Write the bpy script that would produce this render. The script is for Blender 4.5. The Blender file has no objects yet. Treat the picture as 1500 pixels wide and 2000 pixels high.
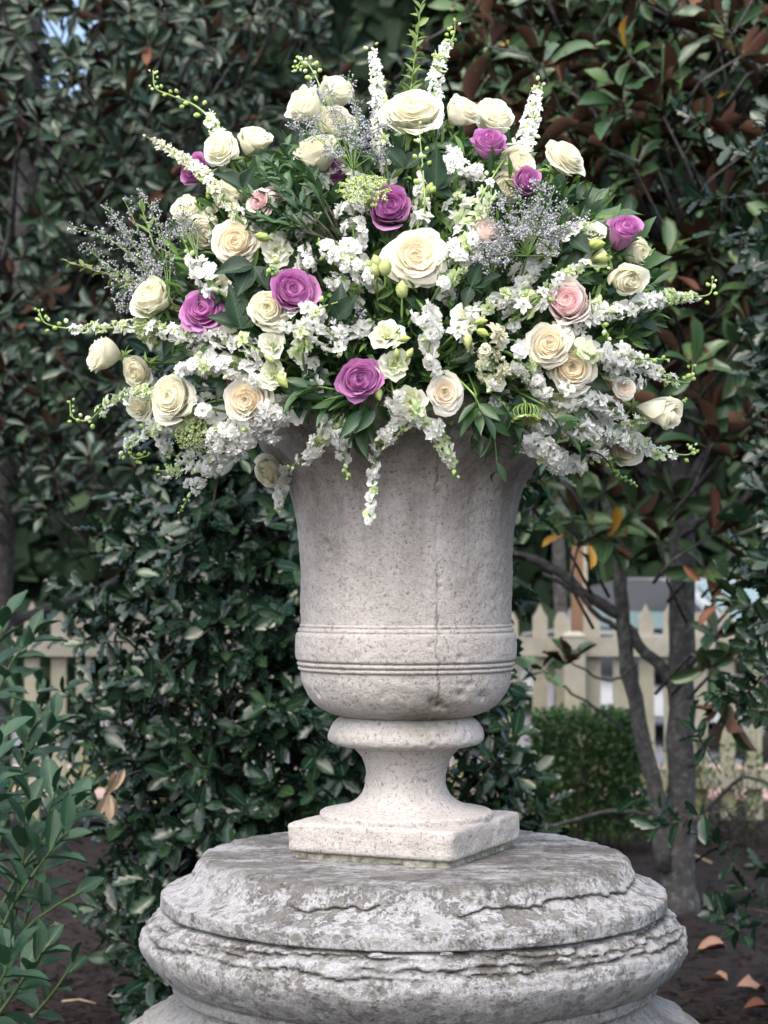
import bpy, math, random
import numpy as np
from mathutils import Matrix, Vector

random.seed(7)
RNG = np.random.default_rng(11)
scene = bpy.context.scene
col = scene.collection
R = math.radians

# ------------------------------------------------------------------ camera, sky, sun, exposure
CAM = Vector((0.0, -3.6, 1.4))
FPX = 3600.0                                   # focal length in photo pixels (1500 x 2000)
PITCH = math.atan(140.0 / FPX)
cam_data = bpy.data.cameras.new('camera')
cam_data.sensor_fit = 'VERTICAL'
cam_data.sensor_height = 36.0
cam_data.lens = FPX / 2000.0 * 36.0
cam_data.clip_end = 1000.0
cam_data.dof.use_dof = True
cam_data.dof.focus_distance = 3.35
cam_data.dof.aperture_fstop = 5.8
cam = bpy.data.objects.new('camera', cam_data)
cam.location = CAM
cam.rotation_euler = (math.pi / 2 + PITCH, 0, 0)
col.objects.link(cam)
scene.camera = cam

SUN_EL, SUN_AZ = R(56), R(200)                 # azimuth clockwise from +Y: from behind the camera, a little to its left
world = bpy.data.worlds.new('World')
scene.world = world
world.use_nodes = True
wn = world.node_tree
bg = wn.nodes['Background']
sky = wn.nodes.new('ShaderNodeTexSky')
sky.sky_type = 'NISHITA'
sky.sun_disc = False
sky.sun_elevation = SUN_EL
sky.sun_rotation = SUN_AZ
sky.air_density = 1.0
sky.dust_density = 5.0
sky.ozone_density = 1.0
wn.links.new(sky.outputs[0], bg.inputs[0])
bg.inputs[1].default_value = 0.15
sun_data = bpy.data.lights.new('sun', 'SUN')
sun_data.energy = 1.5
sun_data.angle = R(120)
sun_data.color = (1.0, 0.99, 0.98)
sun = bpy.data.objects.new('sun', sun_data)
sd = Vector((math.sin(SUN_AZ) * math.cos(SUN_EL), math.cos(SUN_AZ) * math.cos(SUN_EL), math.sin(SUN_EL)))
sun.rotation_euler = sd.to_track_quat('Z', 'Y').to_euler()
sun.location = (0, -6, 12)
col.objects.link(sun)
scene.view_settings.view_transform = 'Standard'
scene.view_settings.look = 'None'
scene.view_settings.gamma = 1.0
scene.view_settings.exposure = 1.36
scene.cycles.max_bounces = 6
scene.cycles.diffuse_bounces = 3
scene.cycles.glossy_bounces = 2
scene.cycles.transmission_bounces = 4
scene.cycles.transparent_max_bounces = 6
scene.cycles.use_denoising = True
scene.cycles.caustics_reflective = False
scene.cycles.caustics_refractive = False


def W(px, py, D):
    """the point that stands D metres in front of the camera on the ray of photo pixel (px, py)"""
    u, v = (px - 750) / FPX, (1000 - py) / FPX
    c, s = math.cos(PITCH), math.sin(PITCH)
    t = D / (c - v * s)
    return Vector((CAM.x + t * u, CAM.y + D, CAM.z + t * (v * c + s)))


def PX(P):
    """photo pixels and depth of points (n,3)"""
    P = np.asarray(P, float).reshape(-1, 3)
    c, s = math.cos(PITCH), math.sin(PITCH)
    dx, dy, dz = P[:, 0] - CAM.x, P[:, 1] - CAM.y, P[:, 2] - CAM.z
    w = dy * c + dz * s
    v = -dy * s + dz * c
    return 750 + FPX * dx / w, 1000 - FPX * v / w, dy


def ground_at(px, py):
    """where the ray of a pixel meets the ground z=0"""
    a, b = CAM, W(px, py, 10)
    t = a.z / (a.z - b.z)
    return a + (b - a) * t


# ------------------------------------------------------------------ noise
def _hash(i, j, k, seed):
    h = (i * 374761393 + j * 668265263 + k * 2147483647 + seed * 1274126177) & 0xffffffff
    h = ((h ^ (h >> 13)) * 1274126177) & 0xffffffff
    h = (h ^ (h >> 16)) & 0xffffffff
    return h / 4294967295.0


def vnoise(P, seed=0):
    P = np.asarray(P, float)
    I = np.floor(P).astype(np.int64)
    f = P - I
    f = f * f * (3 - 2 * f)
    out = 0
    for dx in (0, 1):
        for dy in (0, 1):
            for dz in (0, 1):
                wgt = (f[..., 0] if dx else 1 - f[..., 0]) * (f[..., 1] if dy else 1 - f[..., 1]) * (f[..., 2] if dz else 1 - f[..., 2])
                out = out + wgt * _hash(I[..., 0] + dx, I[..., 1] + dy, I[..., 2] + dz, seed)
    return out * 2 - 1


def fbm(P, octaves=4, seed=0):
    P = np.asarray(P, float)
    a, o = 1.0, 0
    for k in range(octaves):
        o = o + a * vnoise(P * 2 ** k, seed + k)
        a *= 0.5
    return o


# ------------------------------------------------------------------ materials
class NT:
    """tiny helper round a node tree"""
    def __init__(self, name):
        self.m = bpy.data.materials.new(name)
        self.m.use_nodes = True
        self.t = self.m.node_tree
        self.b = self.t.nodes['Principled BSDF']
        self.out = self.t.nodes['Material Output']

    def n(self, kind, props=None, **ins):
        nd = self.t.nodes.new('ShaderNode' + kind)
        for k, v in (props or {}).items():
            setattr(nd, k, v)
        for k, v in ins.items():
            key = int(k[1:]) if k[0] == 'i' and k[1:].isdigit() else k.replace('_', ' ')
            self.set(nd.inputs[key], v)
        return nd

    def set(self, sock, v):
        if isinstance(v, bpy.types.NodeSocket):
            self.t.links.new(v, sock)
        elif isinstance(v, bpy.types.Node):
            self.t.links.new(v.outputs[0], sock)
        else:
            if isinstance(v, (tuple, list)) and len(v) == 3 and len(sock.default_value) == 4:
                v = (*v, 1)
            sock.default_value = v

    def math(self, op, a, b=0.0):
        return self.n('Math', {'operation': op}, i0=a, i1=b).outputs[0]

    def mix(self, f, a, b, blend='MIX'):
        nd = self.t.nodes.new('ShaderNodeMix')
        nd.data_type = 'RGBA'
        nd.blend_type = blend
        self.set(nd.inputs[0], f)
        self.set(nd.inputs[6], a)
        self.set(nd.inputs[7], b)
        return nd.outputs[2]

    def ramp(self, f, stops):
        nd = self.t.nodes.new('ShaderNodeValToRGB')
        cr = nd.color_ramp
        while len(cr.elements) < len(stops):
            cr.elements.new(0.5)
        for e, (p, c) in zip(cr.elements, stops):
            e.position = p
            e.color = (*c, 1) if isinstance(c, (tuple, list)) else (c, c, c, 1)
        self.set(nd.inputs[0], f)
        return nd.outputs[0]

    def noise(self, vec, scale, detail=4, rough=0.55, dist=0.0):
        nd = self.n('TexNoise', None, Scale=scale, Detail=detail, Roughness=rough, Distortion=dist)
        if vec is not None:
            self.set(nd.inputs['Vector'], vec)
        return nd.outputs[0]

    def bump(self, h, strength=0.4, dist=0.01, normal=None):
        nd = self.n('Bump', None, Strength=strength, Distance=dist, Height=h)
        if normal is not None:
            self.set(nd.inputs['Normal'], normal)
        return nd.outputs[0]

    def rand(self):
        a = self.n('ObjectInfo').outputs['Random']
        b = self.n('NewGeometry').outputs['Random Per Island']
        return self.math('FRACT', self.math('ADD', a, b))


def leaf_mat(name, cols, rough=0.38, spec=0.5, transl=0.15, vein=0.25, ribs=0.0):
    k = NT(name)
    r = k.rand()
    n = len(cols)
    c = k.ramp(r, [(i / max(1, n - 1), cc) for i, cc in enumerate(cols)])
    tc = k.n('TexCoord').outputs['Object']
    nz = k.noise(tc, 60, 3)
    c = k.mix(k.ramp(nz, [(0.35, 0.0), (0.75, vein)]), c, tuple(min(1, x * 1.7 + .005) for x in cols[n // 2]))
    hgt = nz
    if ribs:
        sx = k.n('SeparateXYZ', None, i0=tc)
        ph = k.math('SUBTRACT', sx.outputs[1], k.math('MULTIPLY', k.math('ABSOLUTE', sx.outputs[0]), 1.1))
        wv = k.math('SINE', k.math('MULTIPLY', k.math('ADD', ph, k.math('MULTIPLY', k.noise(tc, 4, 2), .03)), 62.0))
        line = k.ramp(wv, [(0.80, 0.0), (0.97, 1.0)])
        c = k.mix(k.math('MULTIPLY', line, ribs), c, tuple(min(1, x * 2.0 + .01) for x in cols[-1]))
        spot = k.ramp(k.noise(tc, 7, 6, .7), [(0.68, 0.0), (0.74, 0.75)])
        c = k.mix(spot, c, (0.09, 0.065, 0.03))
        hgt = k.math('SUBTRACT', nz, k.math('MULTIPLY', line, .8))
    k.set(k.b.inputs['Base Color'], c)
    k.set(k.b.inputs['Roughness'], k.ramp(nz, [(0.3, rough - .06), (0.8, rough + .14)]))
    k.set(k.b.inputs['Specular IOR Level'], spec)
    k.set(k.b.inputs['Normal'], k.bump(hgt, 0.12 if not ribs else .35, 0.001 if not ribs else .004))
    if transl > 0:
        tr = k.n('BsdfTranslucent')
        k.set(tr.inputs['Color'], k.mix(0.5, c, tuple(min(1, x * 2.2) for x in cols[-1])))
        ms = k.n('MixShader', None, i0=transl, i1=k.b.outputs[0], i2=tr.outputs[0])
        k.set(k.out.inputs['Surface'], ms.outputs[0])
    return k.m


def petal_mat(name, c1, c2, transl=0.32, rough=0.55, vein=0.10):
    k = NT(name)
    r = k.rand()
    c = k.mix(r, c1, c2)
    tc = k.n('TexCoord').outputs['Object']
    nz = k.noise(tc, 9 if vein < .2 else 14, 4, .6, 1.2)
    c = k.mix(k.ramp(nz, [(0.45, 0.0), (0.8, 0.35)]), c, tuple(x * (1 - vein) for x in c2))
    k.set(k.b.inputs['Base Color'], c)
    k.set(k.b.inputs['Roughness'], rough)
    k.set(k.b.inputs['Specular IOR Level'], 0.25)
    k.set(k.b.inputs['Normal'], k.bump(nz, 0.2, 0.02))
    tr = k.n('BsdfTranslucent')
    k.set(tr.inputs['Color'], c)
    ms = k.n('MixShader', None, i0=transl, i1=k.b.outputs[0], i2=tr.outputs[0])
    k.set(k.out.inputs['Surface'], ms.outputs[0])
    return k.m


def plain_mat(name, c1, c2, scale=20, rough=0.7, bump=0.3, bdist=0.005, spec=0.3, coords='Object', metallic=0.0):
    k = NT(name)
    tc = k.n('TexCoord').outputs[coords]
    nz = k.noise(tc, scale, 6, .6)
    k.set(k.b.inputs['Base Color'], k.mix(k.ramp(nz, [(0.3, 0.0), (0.7, 1.0)]), c1, c2))
    k.set(k.b.inputs['Roughness'], rough)
    k.set(k.b.inputs['Metallic'], metallic)
    k.set(k.b.inputs['Specular IOR Level'], spec)
    k.set(k.b.inputs['Normal'], k.bump(nz, bump, bdist))
    return k.m


def urn_mat():
    k = NT('cast_stone')
    g = k.n('NewGeometry').outputs['Position']
    big = k.noise(g, 5.0, 5, .6)
    sep = k.n('SeparateXYZ', None, i0=g)
    st = k.n('CombineXYZ', None, X=sep.outputs[0], Y=sep.outputs[1], Z=k.math('MULTIPLY', sep.outputs[2], 0.16))
    streak = k.noise(st.outputs[0], 15, 5, .6)
    fine = k.noise(g, 150, 6, .75)
    grit = k.noise(g, 420, 3, .6)
    c = k.ramp(big, [(0.3, (0.355, 0.332, 0.308)), (0.52, (0.425, 0.401, 0.377)), (0.74, (0.495, 0.470, 0.447))])
    # rain-washed grime, thickest on the flared upper body
    hz = k.n('MapRange', None, i0=sep.outputs[2], i1=1.30, i2=1.66, i3=0.12, i4=1.0).outputs[0]
    gr = k.math('MULTIPLY', k.ramp(streak, [(0.40, 0.0), (0.60, 0.85)]), hz)
    c = k.mix(gr, c, (0.17, 0.147, 0.13))
    rimz = k.ramp(k.math('ADD', sep.outputs[2], k.math('MULTIPLY', big, .08)), [(0.0, 0.0), (1.0, 0.0)])
    blotch = k.ramp(k.noise(g, 11, 6, .7, .6), [(0.52, 0.0), (0.72, 0.5)])
    c = k.mix(k.math('MULTIPLY', blotch, hz), c, (0.19, 0.165, 0.148))
    # dark grains in the pores
    c = k.mix(k.ramp(fine, [(0.34, 0.9), (0.46, 0.0)]), c, (0.12, 0.095, 0.085))
    c = k.mix(k.ramp(grit, [(0.28, 0.6), (0.44, 0.0)]), c, (0.15, 0.12, 0.11))
    c = k.mix(k.ramp(fine, [(0.55, 0.0), (0.8, 0.45)]), c, (0.60, 0.585, 0.575))
    # a green algae run under the crack at the belly
    al = k.n('VectorMath', {'operation': 'DISTANCE'}, i0=k.n('VectorMath', {'operation': 'MULTIPLY'}, i0=g, i1=(1, 1, 1.3)).outputs[0], i1=(0.088, -0.145, 1.162 * 1.3))
    am = k.math('MULTIPLY', k.ramp(al.outputs['Value'], [(0.02, 1.0), (0.085, 0.0)]), k.ramp(k.noise(g, 30, 4, .7), [(0.35, 0.3), (0.58, 1.0)]))
    c = k.mix(k.math('MULTIPLY', am, .8), c, (0.10, 0.09, 0.04))
    c = k.mix(k.math('MULTIPLY', k.n('Attribute', {'attribute_name': 'crack'}).outputs['Fac'], .8), c, (0.07, 0.058, 0.05))
    k.set(k.b.inputs['Base Color'], c)
    k.set(k.b.inputs['Roughness'], 0.88)
    k.set(k.b.inputs['Specular IOR Level'], 0.2)
    vo = k.n('TexVoronoi', None, Scale=120.0, Vector=g)
    h = k.math('ADD', k.math('MULTIPLY', fine, 1.0), k.math('MULTIPLY', k.ramp(vo.outputs[0], [(0.0, 0.0), (0.22, 1.0)]), 0.45))
    h = k.math('ADD', h, k.math('MULTIPLY', k.noise(g, 55, 4, .6), 0.8))
    k.set(k.b.inputs['Normal'], k.bump(h, 0.85, 0.0042))
    return k.m


def pedestal_mat():
    k = NT('weathered_limestone')
    g = k.n('NewGeometry').outputs['Position']
    sep = k.n('SeparateXYZ', None, i0=g)
    big = k.noise(g, 4.2, 6, .62)
    mid = k.noise(g, 21, 9, .78)
    fine = k.noise(g, 150, 6, .75)
    speck = k.noise(g, 360, 3, .6)
    c = k.ramp(big, [(0.32, (0.15, 0.143, 0.134)), (0.5, (0.215, 0.208, 0.197)), (0.7, (0.29, 0.283, 0.272))])
    # white lichen crusts with eaten-out holes
    up = k.n('SeparateXYZ', None, i0=k.n('NewGeometry').outputs['Normal'])
    lich = k.math('ADD', k.math('MULTIPLY', mid, 0.75), k.math('MULTIPLY', big, 0.35))
    lm = k.ramp(k.math('ADD', lich, k.math('MULTIPLY', k.math('SUBTRACT', fine, .5), .32)), [(0.475, 0.0), (0.52, 0.85), (0.64, 1.0)])
    vo = k.n('TexVoronoi', None, Scale=34.0, Vector=k.n('VectorMath', {'operation': 'ADD'}, i0=g, i1=k.n('VectorMath', {'operation': 'SCALE'}, i0=k.n('TexNoise', None, Vector=g, Scale=30.0).outputs[1], Scale=0.02).outputs[0]).outputs[0])
    holes = k.ramp(vo.outputs[0], [(0.22, 0.0), (0.34, 1.0)])
    zmask = k.n('MapRange', None, i0=sep.outputs[2], i1=0.60, i2=0.74, i3=0.42, i4=1.0).outputs[0]
    lm2 = k.math('MULTIPLY', k.math('MULTIPLY', lm, holes), zmask)
    c = k.mix(lm2, c, k.ramp(fine, [(0.34, (0.26, 0.263, 0.268)), (0.62, (0.47, 0.475, 0.485))]))
    patch = k.ramp(k.noise(g, 9, 8, .78), [(0.53, 0.0), (0.57, 0.7)])
    c = k.mix(k.math('MULTIPLY', patch, k.ramp(fine, [(0.38, 0.1), (0.6, 1.0)])), c, (0.42, 0.425, 0.44))
    topm = k.math('MULTIPLY', k.ramp(sep.outputs[2], [(0.866, 0.0), (0.874, 1.0)]), k.ramp(k.noise(k.n('VectorMath', {'operation': 'MULTIPLY'}, i0=g, i1=(1, 2.2, 1)).outputs[0], 6, 7, .72), [(0.40, 0.0), (0.56, 0.85)]))
    c = k.mix(topm, c, (0.125, 0.118, 0.108))
    # dark grime and moss that sit in wet pockets
    dk = k.math('MAXIMUM', k.ramp(k.noise(g, 31, 7, .75), [(0.35, 0.85), (0.44, 0.0)]), k.ramp(speck, [(0.30, 0.7), (0.42, 0.0)]))
    c = k.mix(dk, c, (0.085, 0.075, 0.06))
    mossn = k.math('MULTIPLY', k.ramp(k.noise(g, 9, 5, .7), [(0.54, 0.0), (0.68, 1.0)]), k.ramp(fine, [(0.42, 0.0), (0.6, 0.7)]))
    c = k.mix(k.math('MULTIPLY', mossn, .55), c, (0.085, 0.085, 0.025))
    yl = k.ramp(k.noise(g, 8.3, 6, .7), [(0.70, 0.0), (0.73, 0.6)])
    c = k.mix(k.math('MULTIPLY', yl, .6), c, (0.42, 0.36, 0.12))
    att = k.n('Attribute', {'attribute_name': 'crack'}).outputs['Fac']
    c = k.mix(k.math('MULTIPLY', att, .85), c, (0.05, 0.045, 0.025))
    k.set(k.b.inputs['Base Color'], c)
    k.set(k.b.inputs['Roughness'], 0.9)
    k.set(k.b.inputs['Specular IOR Level'], 0.2)
    h = k.math('ADD', k.math('MULTIPLY', fine, 0.5), k.math('ADD', k.math('MULTIPLY', mid, 1.2), k.math('MULTIPLY', lm2, 0.3)))
    k.set(k.b.inputs['Normal'], k.bump(k.math('ADD', h, k.math('MULTIPLY', speck, .35)), 1.0, 0.008))
    return k.m


def bark_mat(name, c1, c2, c3):
    k = NT(name)
    g = k.n('NewGeometry').outputs['Position']
    nz = k.noise(g, 28, 7, .65, .4)
    mp = k.n('VectorMath', {'operation': 'MULTIPLY'}, i0=g, i1=(30, 30, 9)).outputs[0]
    rid = k.noise(mp, 1.6, 6, .65)
    c = k.ramp(nz, [(0.3, c1), (0.6, c2)])
    c = k.mix(k.ramp(k.noise(g, 26, 7, .75), [(0.50, 0.0), (0.60, 0.8)]), c, c3)
    k.set(k.b.inputs['Base Color'], c)
    k.set(k.b.inputs['Roughness'], 0.9)
    k.set(k.b.inputs['Normal'], k.bump(k.math('ADD', nz, rid), 0.8, 0.015))
    return k.m


M = {}
M['urn'] = urn_mat()
M['pedestal'] = pedestal_mat()
M['mortar'] = plain_mat('mortar', (0.10, 0.09, 0.06), (0.42, 0.40, 0.33), 70, .95, .9, .006)
M['soil'] = plain_mat('floral_foam', (0.02, 0.03, 0.015), (0.04, 0.05, 0.025), 40, .9)
M['mulch'] = plain_mat('bark_mulch', (0.005, 0.0035, 0.003), (0.020, 0.013, 0.011), 38, .95, 1.0, .03, coords='Generated')
M['chips'] = leaf_mat('mulch_chips', [(0.004, 0.0026, 0.0022), (0.012, 0.0075, 0.0062), (0.026, 0.017, 0.014)], .8, .2, 0)
M['asphalt'] = plain_mat('asphalt', (0.10, 0.10, 0.115), (0.16, 0.16, 0.18), 3, .85, .2)
M['paving'] = plain_mat('pink_gravel', (0.30, 0.20, 0.17), (0.42, 0.30, 0.26), 2, .9, .2)
M['lawn'] = plain_mat('lawn_soil', (0.03, 0.06, 0.015), (0.06, 0.10, 0.03), 6, .9, .5)
M['fence'] = plain_mat('weathered_paint', (0.55, 0.51, 0.42), (0.72, 0.69, 0.60), 9, .75, .4, .01)
k = NT('fence_paint')
tc = k.n('NewGeometry').outputs['Position']
sp = k.n('SeparateXYZ', None, i0=tc)
gm = k.n('MapRange', None, i0=sp.outputs[2], i1=1.05, i2=0.1, i3=0.05, i4=1.0).outputs[0]
nz = k.noise(tc, 7, 6, .7)
cc = k.mix(k.ramp(nz, [(0.3, 0.0), (0.7, 1.0)]), (0.27, 0.25, 0.20), (0.39, 0.37, 0.31))
cc = k.mix(k.math('MULTIPLY', k.ramp(k.noise(tc, 4, 6, .7), [(0.34, 0.0), (0.58, 0.95)]), gm), cc, (0.22, 0.225, 0.08))
k.set(k.b.inputs['Base Color'], cc)
k.set(k.b.inputs['Roughness'], .8)
M['fence'] = k.m
M['bark'] = bark_mat('magnolia_bark', (0.020, 0.019, 0.019), (0.058, 0.055, 0.054), (0.12, 0.128, 0.118))
M['twig'] = bark_mat('twig_bark', (0.05, 0.032, 0.024), (0.13, 0.085, 0.065), (0.15, 0.11, 0.09))
M['darktwig'] = bark_mat('dark_twig_bark', (0.02, 0.017, 0.012), (0.05, 0.042, 0.03), (0.07, 0.06, 0.04))
M['greenstem'] = plain_mat('green_stem', (0.07, 0.14, 0.03), (0.13, 0.22, 0.06), 30, .5, .1)
M['palestem'] = plain_mat('pale_stem', (0.16, 0.27, 0.07), (0.26, 0.38, 0.12), 30, .5, .1)
M['laurelstem'] = plain_mat('laurel_stem', (0.03, 0.055, 0.018), (0.05, 0.085, 0.028), 30, .5, .1)
M['redstem'] = plain_mat('reddish_stem', (0.14, 0.05, 0.035), (0.20, 0.09, 0.05), 30, .5, .1)
M['holly'] = leaf_mat('holly_leaf', [(0.004, 0.016, 0.009), (0.006, 0.020, 0.011), (0.009, 0.026, 0.014), (0.013, 0.034, 0.018), (0.026, 0.056, 0.022)], .20, .42, .04, .1)
M['holly_old'] = leaf_mat('holly_leaf_dull', [(0.014, 0.030, 0.022), (0.024, 0.050, 0.036), (0.04, 0.07, 0.045)], .36, .5, .06)
M['mag_top'] = leaf_mat('magnolia_leaf_top', [(0.022, 0.056, 0.025), (0.038, 0.086, 0.035), (0.078, 0.135, 0.044)], .27, .42, .07)
M['mag_under'] = leaf_mat('magnolia_leaf_felt', [(0.036, 0.018, 0.012), (0.062, 0.030, 0.019), (0.095, 0.050, 0.032)], .8, .15, .05)
M['gem_top'] = leaf_mat('dark_magnolia_leaf_top', [(0.010, 0.030, 0.020), (0.019, 0.046, 0.030), (0.044, 0.074, 0.042)], .26, .40, .06)
M['gem_under'] = leaf_mat('dark_magnolia_leaf_felt', [(0.022, 0.012, 0.008), (0.038, 0.020, 0.013), (0.066, 0.034, 0.021)], .8, .15, .05)
M['mag_rib'] = plain_mat('magnolia_midrib', (0.12, 0.17, 0.06), (0.16, 0.21, 0.08), 30, .5, .1)
M['holly_rib'] = plain_mat('holly_midrib', (0.03, 0.07, 0.03), (0.05, 0.10, 0.045), 30, .5, .1)
M['yellow'] = leaf_mat('yellowed_leaf', [(0.36, 0.20, 0.03), (0.46, 0.28, 0.05)], .5, .3, .2)
M['orange'] = leaf_mat('orange_leaf', [(0.13, 0.05, 0.028), (0.19, 0.08, 0.04)], .55, .3, .2)
M['dead'] = leaf_mat('dead_leaf', [(0.20, 0.11, 0.075), (0.28, 0.165, 0.115), (0.33, 0.22, 0.16)], .7, .2, .12, .6)
M['tan'] = leaf_mat('dried_tan_leaf', [(0.24, 0.18, 0.12), (0.34, 0.27, 0.20)], .8, .2, .12, .6)
M['laurel'] = leaf_mat('laurel_leaf', [(0.008, 0.030, 0.015), (0.013, 0.041, 0.020), (0.020, 0.057, 0.026)], .38, .30, .08, .4, .45)
M['laurel_vein'] = leaf_mat('laurel_midrib', [(0.045, 0.09, 0.035), (0.06, 0.11, 0.045)], .45, .4, .1)
M['ruscus'] = leaf_mat('ruscus_leaf', [(0.016, 0.048, 0.018), (0.028, 0.072, 0.026), (0.046, 0.105, 0.034)], .36, .42, .14)
M['box'] = leaf_mat('box_leaf', [(0.010, 0.030, 0.008), (0.019, 0.052, 0.012), (0.045, 0.11, 0.022)], .45, .35, .15)
M['roseleaf'] = leaf_mat('rose_leaf', [(0.006, 0.022, 0.010), (0.010, 0.031, 0.014), (0.016, 0.044, 0.018)], .36, .38, .08, .6, .5)
M['roseleaf_rib'] = plain_mat('rose_leaf_midrib', (0.04, 0.09, 0.04), (0.06, 0.12, 0.05), 30, .5, .1)
M['olive'] = leaf_mat('yellowish_sprig_leaf', [(0.08, 0.13, 0.03), (0.14, 0.21, 0.05)], .45, .4, .2)
M['conifer'] = leaf_mat('conifer_spray', [(0.008, 0.020, 0.011), (0.016, 0.034, 0.017), (0.030, 0.056, 0.024)], .7, .25, .1)
M['cream_o'] = petal_mat('cream_petal_outer', (0.94, 0.925, 0.80), (0.93, 0.92, 0.76), .46)
M['cream_i'] = petal_mat('cream_petal_inner', (0.945, 0.92, 0.755), (0.94, 0.905, 0.71), .46)
M['peach_i'] = petal_mat('peach_petal_inner', (0.95, 0.865, 0.685), (0.95, 0.84, 0.64), .46)
M['peach_o'] = petal_mat('peach_petal_outer', (0.94, 0.915, 0.82), (0.94, 0.90, 0.78), .46)
M['beige_i'] = petal_mat('beige_petal_inner', (0.93, 0.82, 0.66), (0.92, 0.79, 0.62), .42)
M['beige_o'] = petal_mat('beige_petal_outer', (0.92, 0.89, 0.80), (0.91, 0.87, 0.77), .42)
M['purple_o'] = petal_mat('orchid_petal_outer', (0.64, 0.30, 0.58), (0.59, 0.26, 0.52), .32)
M['purple_i'] = petal_mat('orchid_petal_inner', (0.55, 0.20, 0.47), (0.50, 0.18, 0.43), .32)
M['pink_o'] = petal_mat('pink_petal_outer', (0.94, 0.81, 0.79), (0.94, 0.85, 0.81), .42)
M['pink_i'] = petal_mat('pink_petal_inner', (0.94, 0.645, 0.66), (0.94, 0.70, 0.70), .42)
M['dusty_o'] = petal_mat('dusty_petal_outer', (0.90, 0.81, 0.76), (0.90, 0.83, 0.78), .42)
M['dusty_i'] = petal_mat('dusty_petal_inner', (0.88, 0.73, 0.67), (0.88, 0.75, 0.69), .42)
M['lis_o'] = petal_mat('ivory_green_petal', (0.80, 0.84, 0.58), (0.84, 0.86, 0.68), .35)
M['lis_w'] = petal_mat('ivory_petal', (0.86, 0.87, 0.76), (0.84, 0.86, 0.70), .35)
M['white'] = petal_mat('white_petal', (0.93, 0.935, 0.905), (0.92, 0.93, 0.89), .44)
M['greenwhite'] = petal_mat('green_white_petal', (0.74, 0.82, 0.56), (0.66, 0.78, 0.42), .35)
M['wilt'] = petal_mat('faded_petal', (0.80, 0.79, 0.62), (0.72, 0.70, 0.52), .3)
M['bud'] = petal_mat('green_bud', (0.30, 0.46, 0.11), (0.46, 0.60, 0.20), .2)
M['lisbud'] = petal_mat('lime_bud', (0.42, 0.52, 0.14), (0.60, 0.66, 0.32), .25)
M['eye'] = petal_mat('flower_eye', (0.40, 0.50, 0.12), (0.46, 0.52, 0.16), .1)
M['statice'] = petal_mat('lavender_calyx', (0.38, 0.365, 0.45), (0.52, 0.50, 0.57), .15, .8)
M['ammi'] = petal_mat('green_umbel', (0.34, 0.48, 0.10), (0.50, 0.62, 0.22), .25, .7)
M['ammi_w'] = petal_mat('pale_umbel', (0.62, 0.70, 0.42), (0.72, 0.78, 0.55), .25, .7)


# ------------------------------------------------------------------ mesh helpers
class MB:
    """collects quads / triangles of one mesh"""
    def __init__(self):
        self.v, self.f, self.m, self.n = [], [], [], 0

    def add(self, V, F, mi=0):
        V = np.asarray(V, float).reshape(-1, 3)
        self.v.append(V)
        for f in F:
            self.f.append(tuple(int(i) + self.n for i in f))
            self.m.append(mi)
        self.n += len(V)

    def grid(self, P, mi=0, wrap=False, flip=False):
        """P (a,b,3) -> quads; wrap closes the b direction"""
        a, b = P.shape[:2]
        F = []
        for i in range(a - 1):
            for j in range(b if wrap else b - 1):
                j2 = (j + 1) % b
                q = (i * b + j, i * b + j2, (i + 1) * b + j2, (i + 1) * b + j)
                F.append(q[::-1] if flip else q)
        self.add(P.reshape(-1, 3), F, mi)

    def tube(self, pts, r0, r1=None, sides=6, mi=0, cap=True):
        pts = [Vector(p) for p in pts]
        r1 = r0 if r1 is None else r1
        n = len(pts)
        rings = []
        e1 = None
        for i, p in enumerate(pts):
            t = (pts[min(i + 1, n - 1)] - pts[max(i - 1, 0)])
            if t.length < 1e-9:
                t = Vector((0, 0, 1))
            t.normalize()
            if e1 is None:
                e1 = t.orthogonal().normalized()
            else:
                e1 = (e1 - t * e1.dot(t))
                e1 = e1.normalized() if e1.length > 1e-6 else t.orthogonal().normalized()
            e2 = t.cross(e1)
            if callable(r0):
                rr = r0(i / max(1, n - 1))
            else:
                rr = r0 + (r1 - r0) * i / max(1, n - 1)
            rings.append([p + (e1 * math.cos(2 * math.pi * k / sides) + e2 * math.sin(2 * math.pi * k / sides)) * rr for k in range(sides)])
        P = np.array([[tuple(q) for q in r] for r in rings])
        base = self.n
        self.grid(P, mi, wrap=True)
        if cap and sides > 2:
            self.f.append(tuple(base + k for k in range(sides))[::-1])
            self.m.append(mi)
            self.f.append(tuple(base + (n - 1) * sides + k for k in range(sides)))
            self.m.append(mi)

    def box(self, lo, hi, mi=0):
        x0, y0, z0 = lo
        x1, y1, z1 = hi
        V = [(x0, y0, z0), (x1, y0, z0), (x1, y1, z0), (x0, y1, z0), (x0, y0, z1), (x1, y0, z1), (x1, y1, z1), (x0, y1, z1)]
        self.add(V, [(0, 3, 2, 1), (4, 5, 6, 7), (0, 1, 5, 4), (1, 2, 6, 5), (2, 3, 7, 6), (3, 0, 4, 7)], mi)

    def arrays(self):
        V = np.concatenate(self.v) if self.v else np.zeros((0, 3))
        return V, self.f, self.m

    def mesh(self, name, mats, smooth=True):
        V, F, mi = self.arrays()
        return make_mesh(name, V, [len(f) for f in F], [i for f in F for i in f], mi, mats, smooth)


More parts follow.
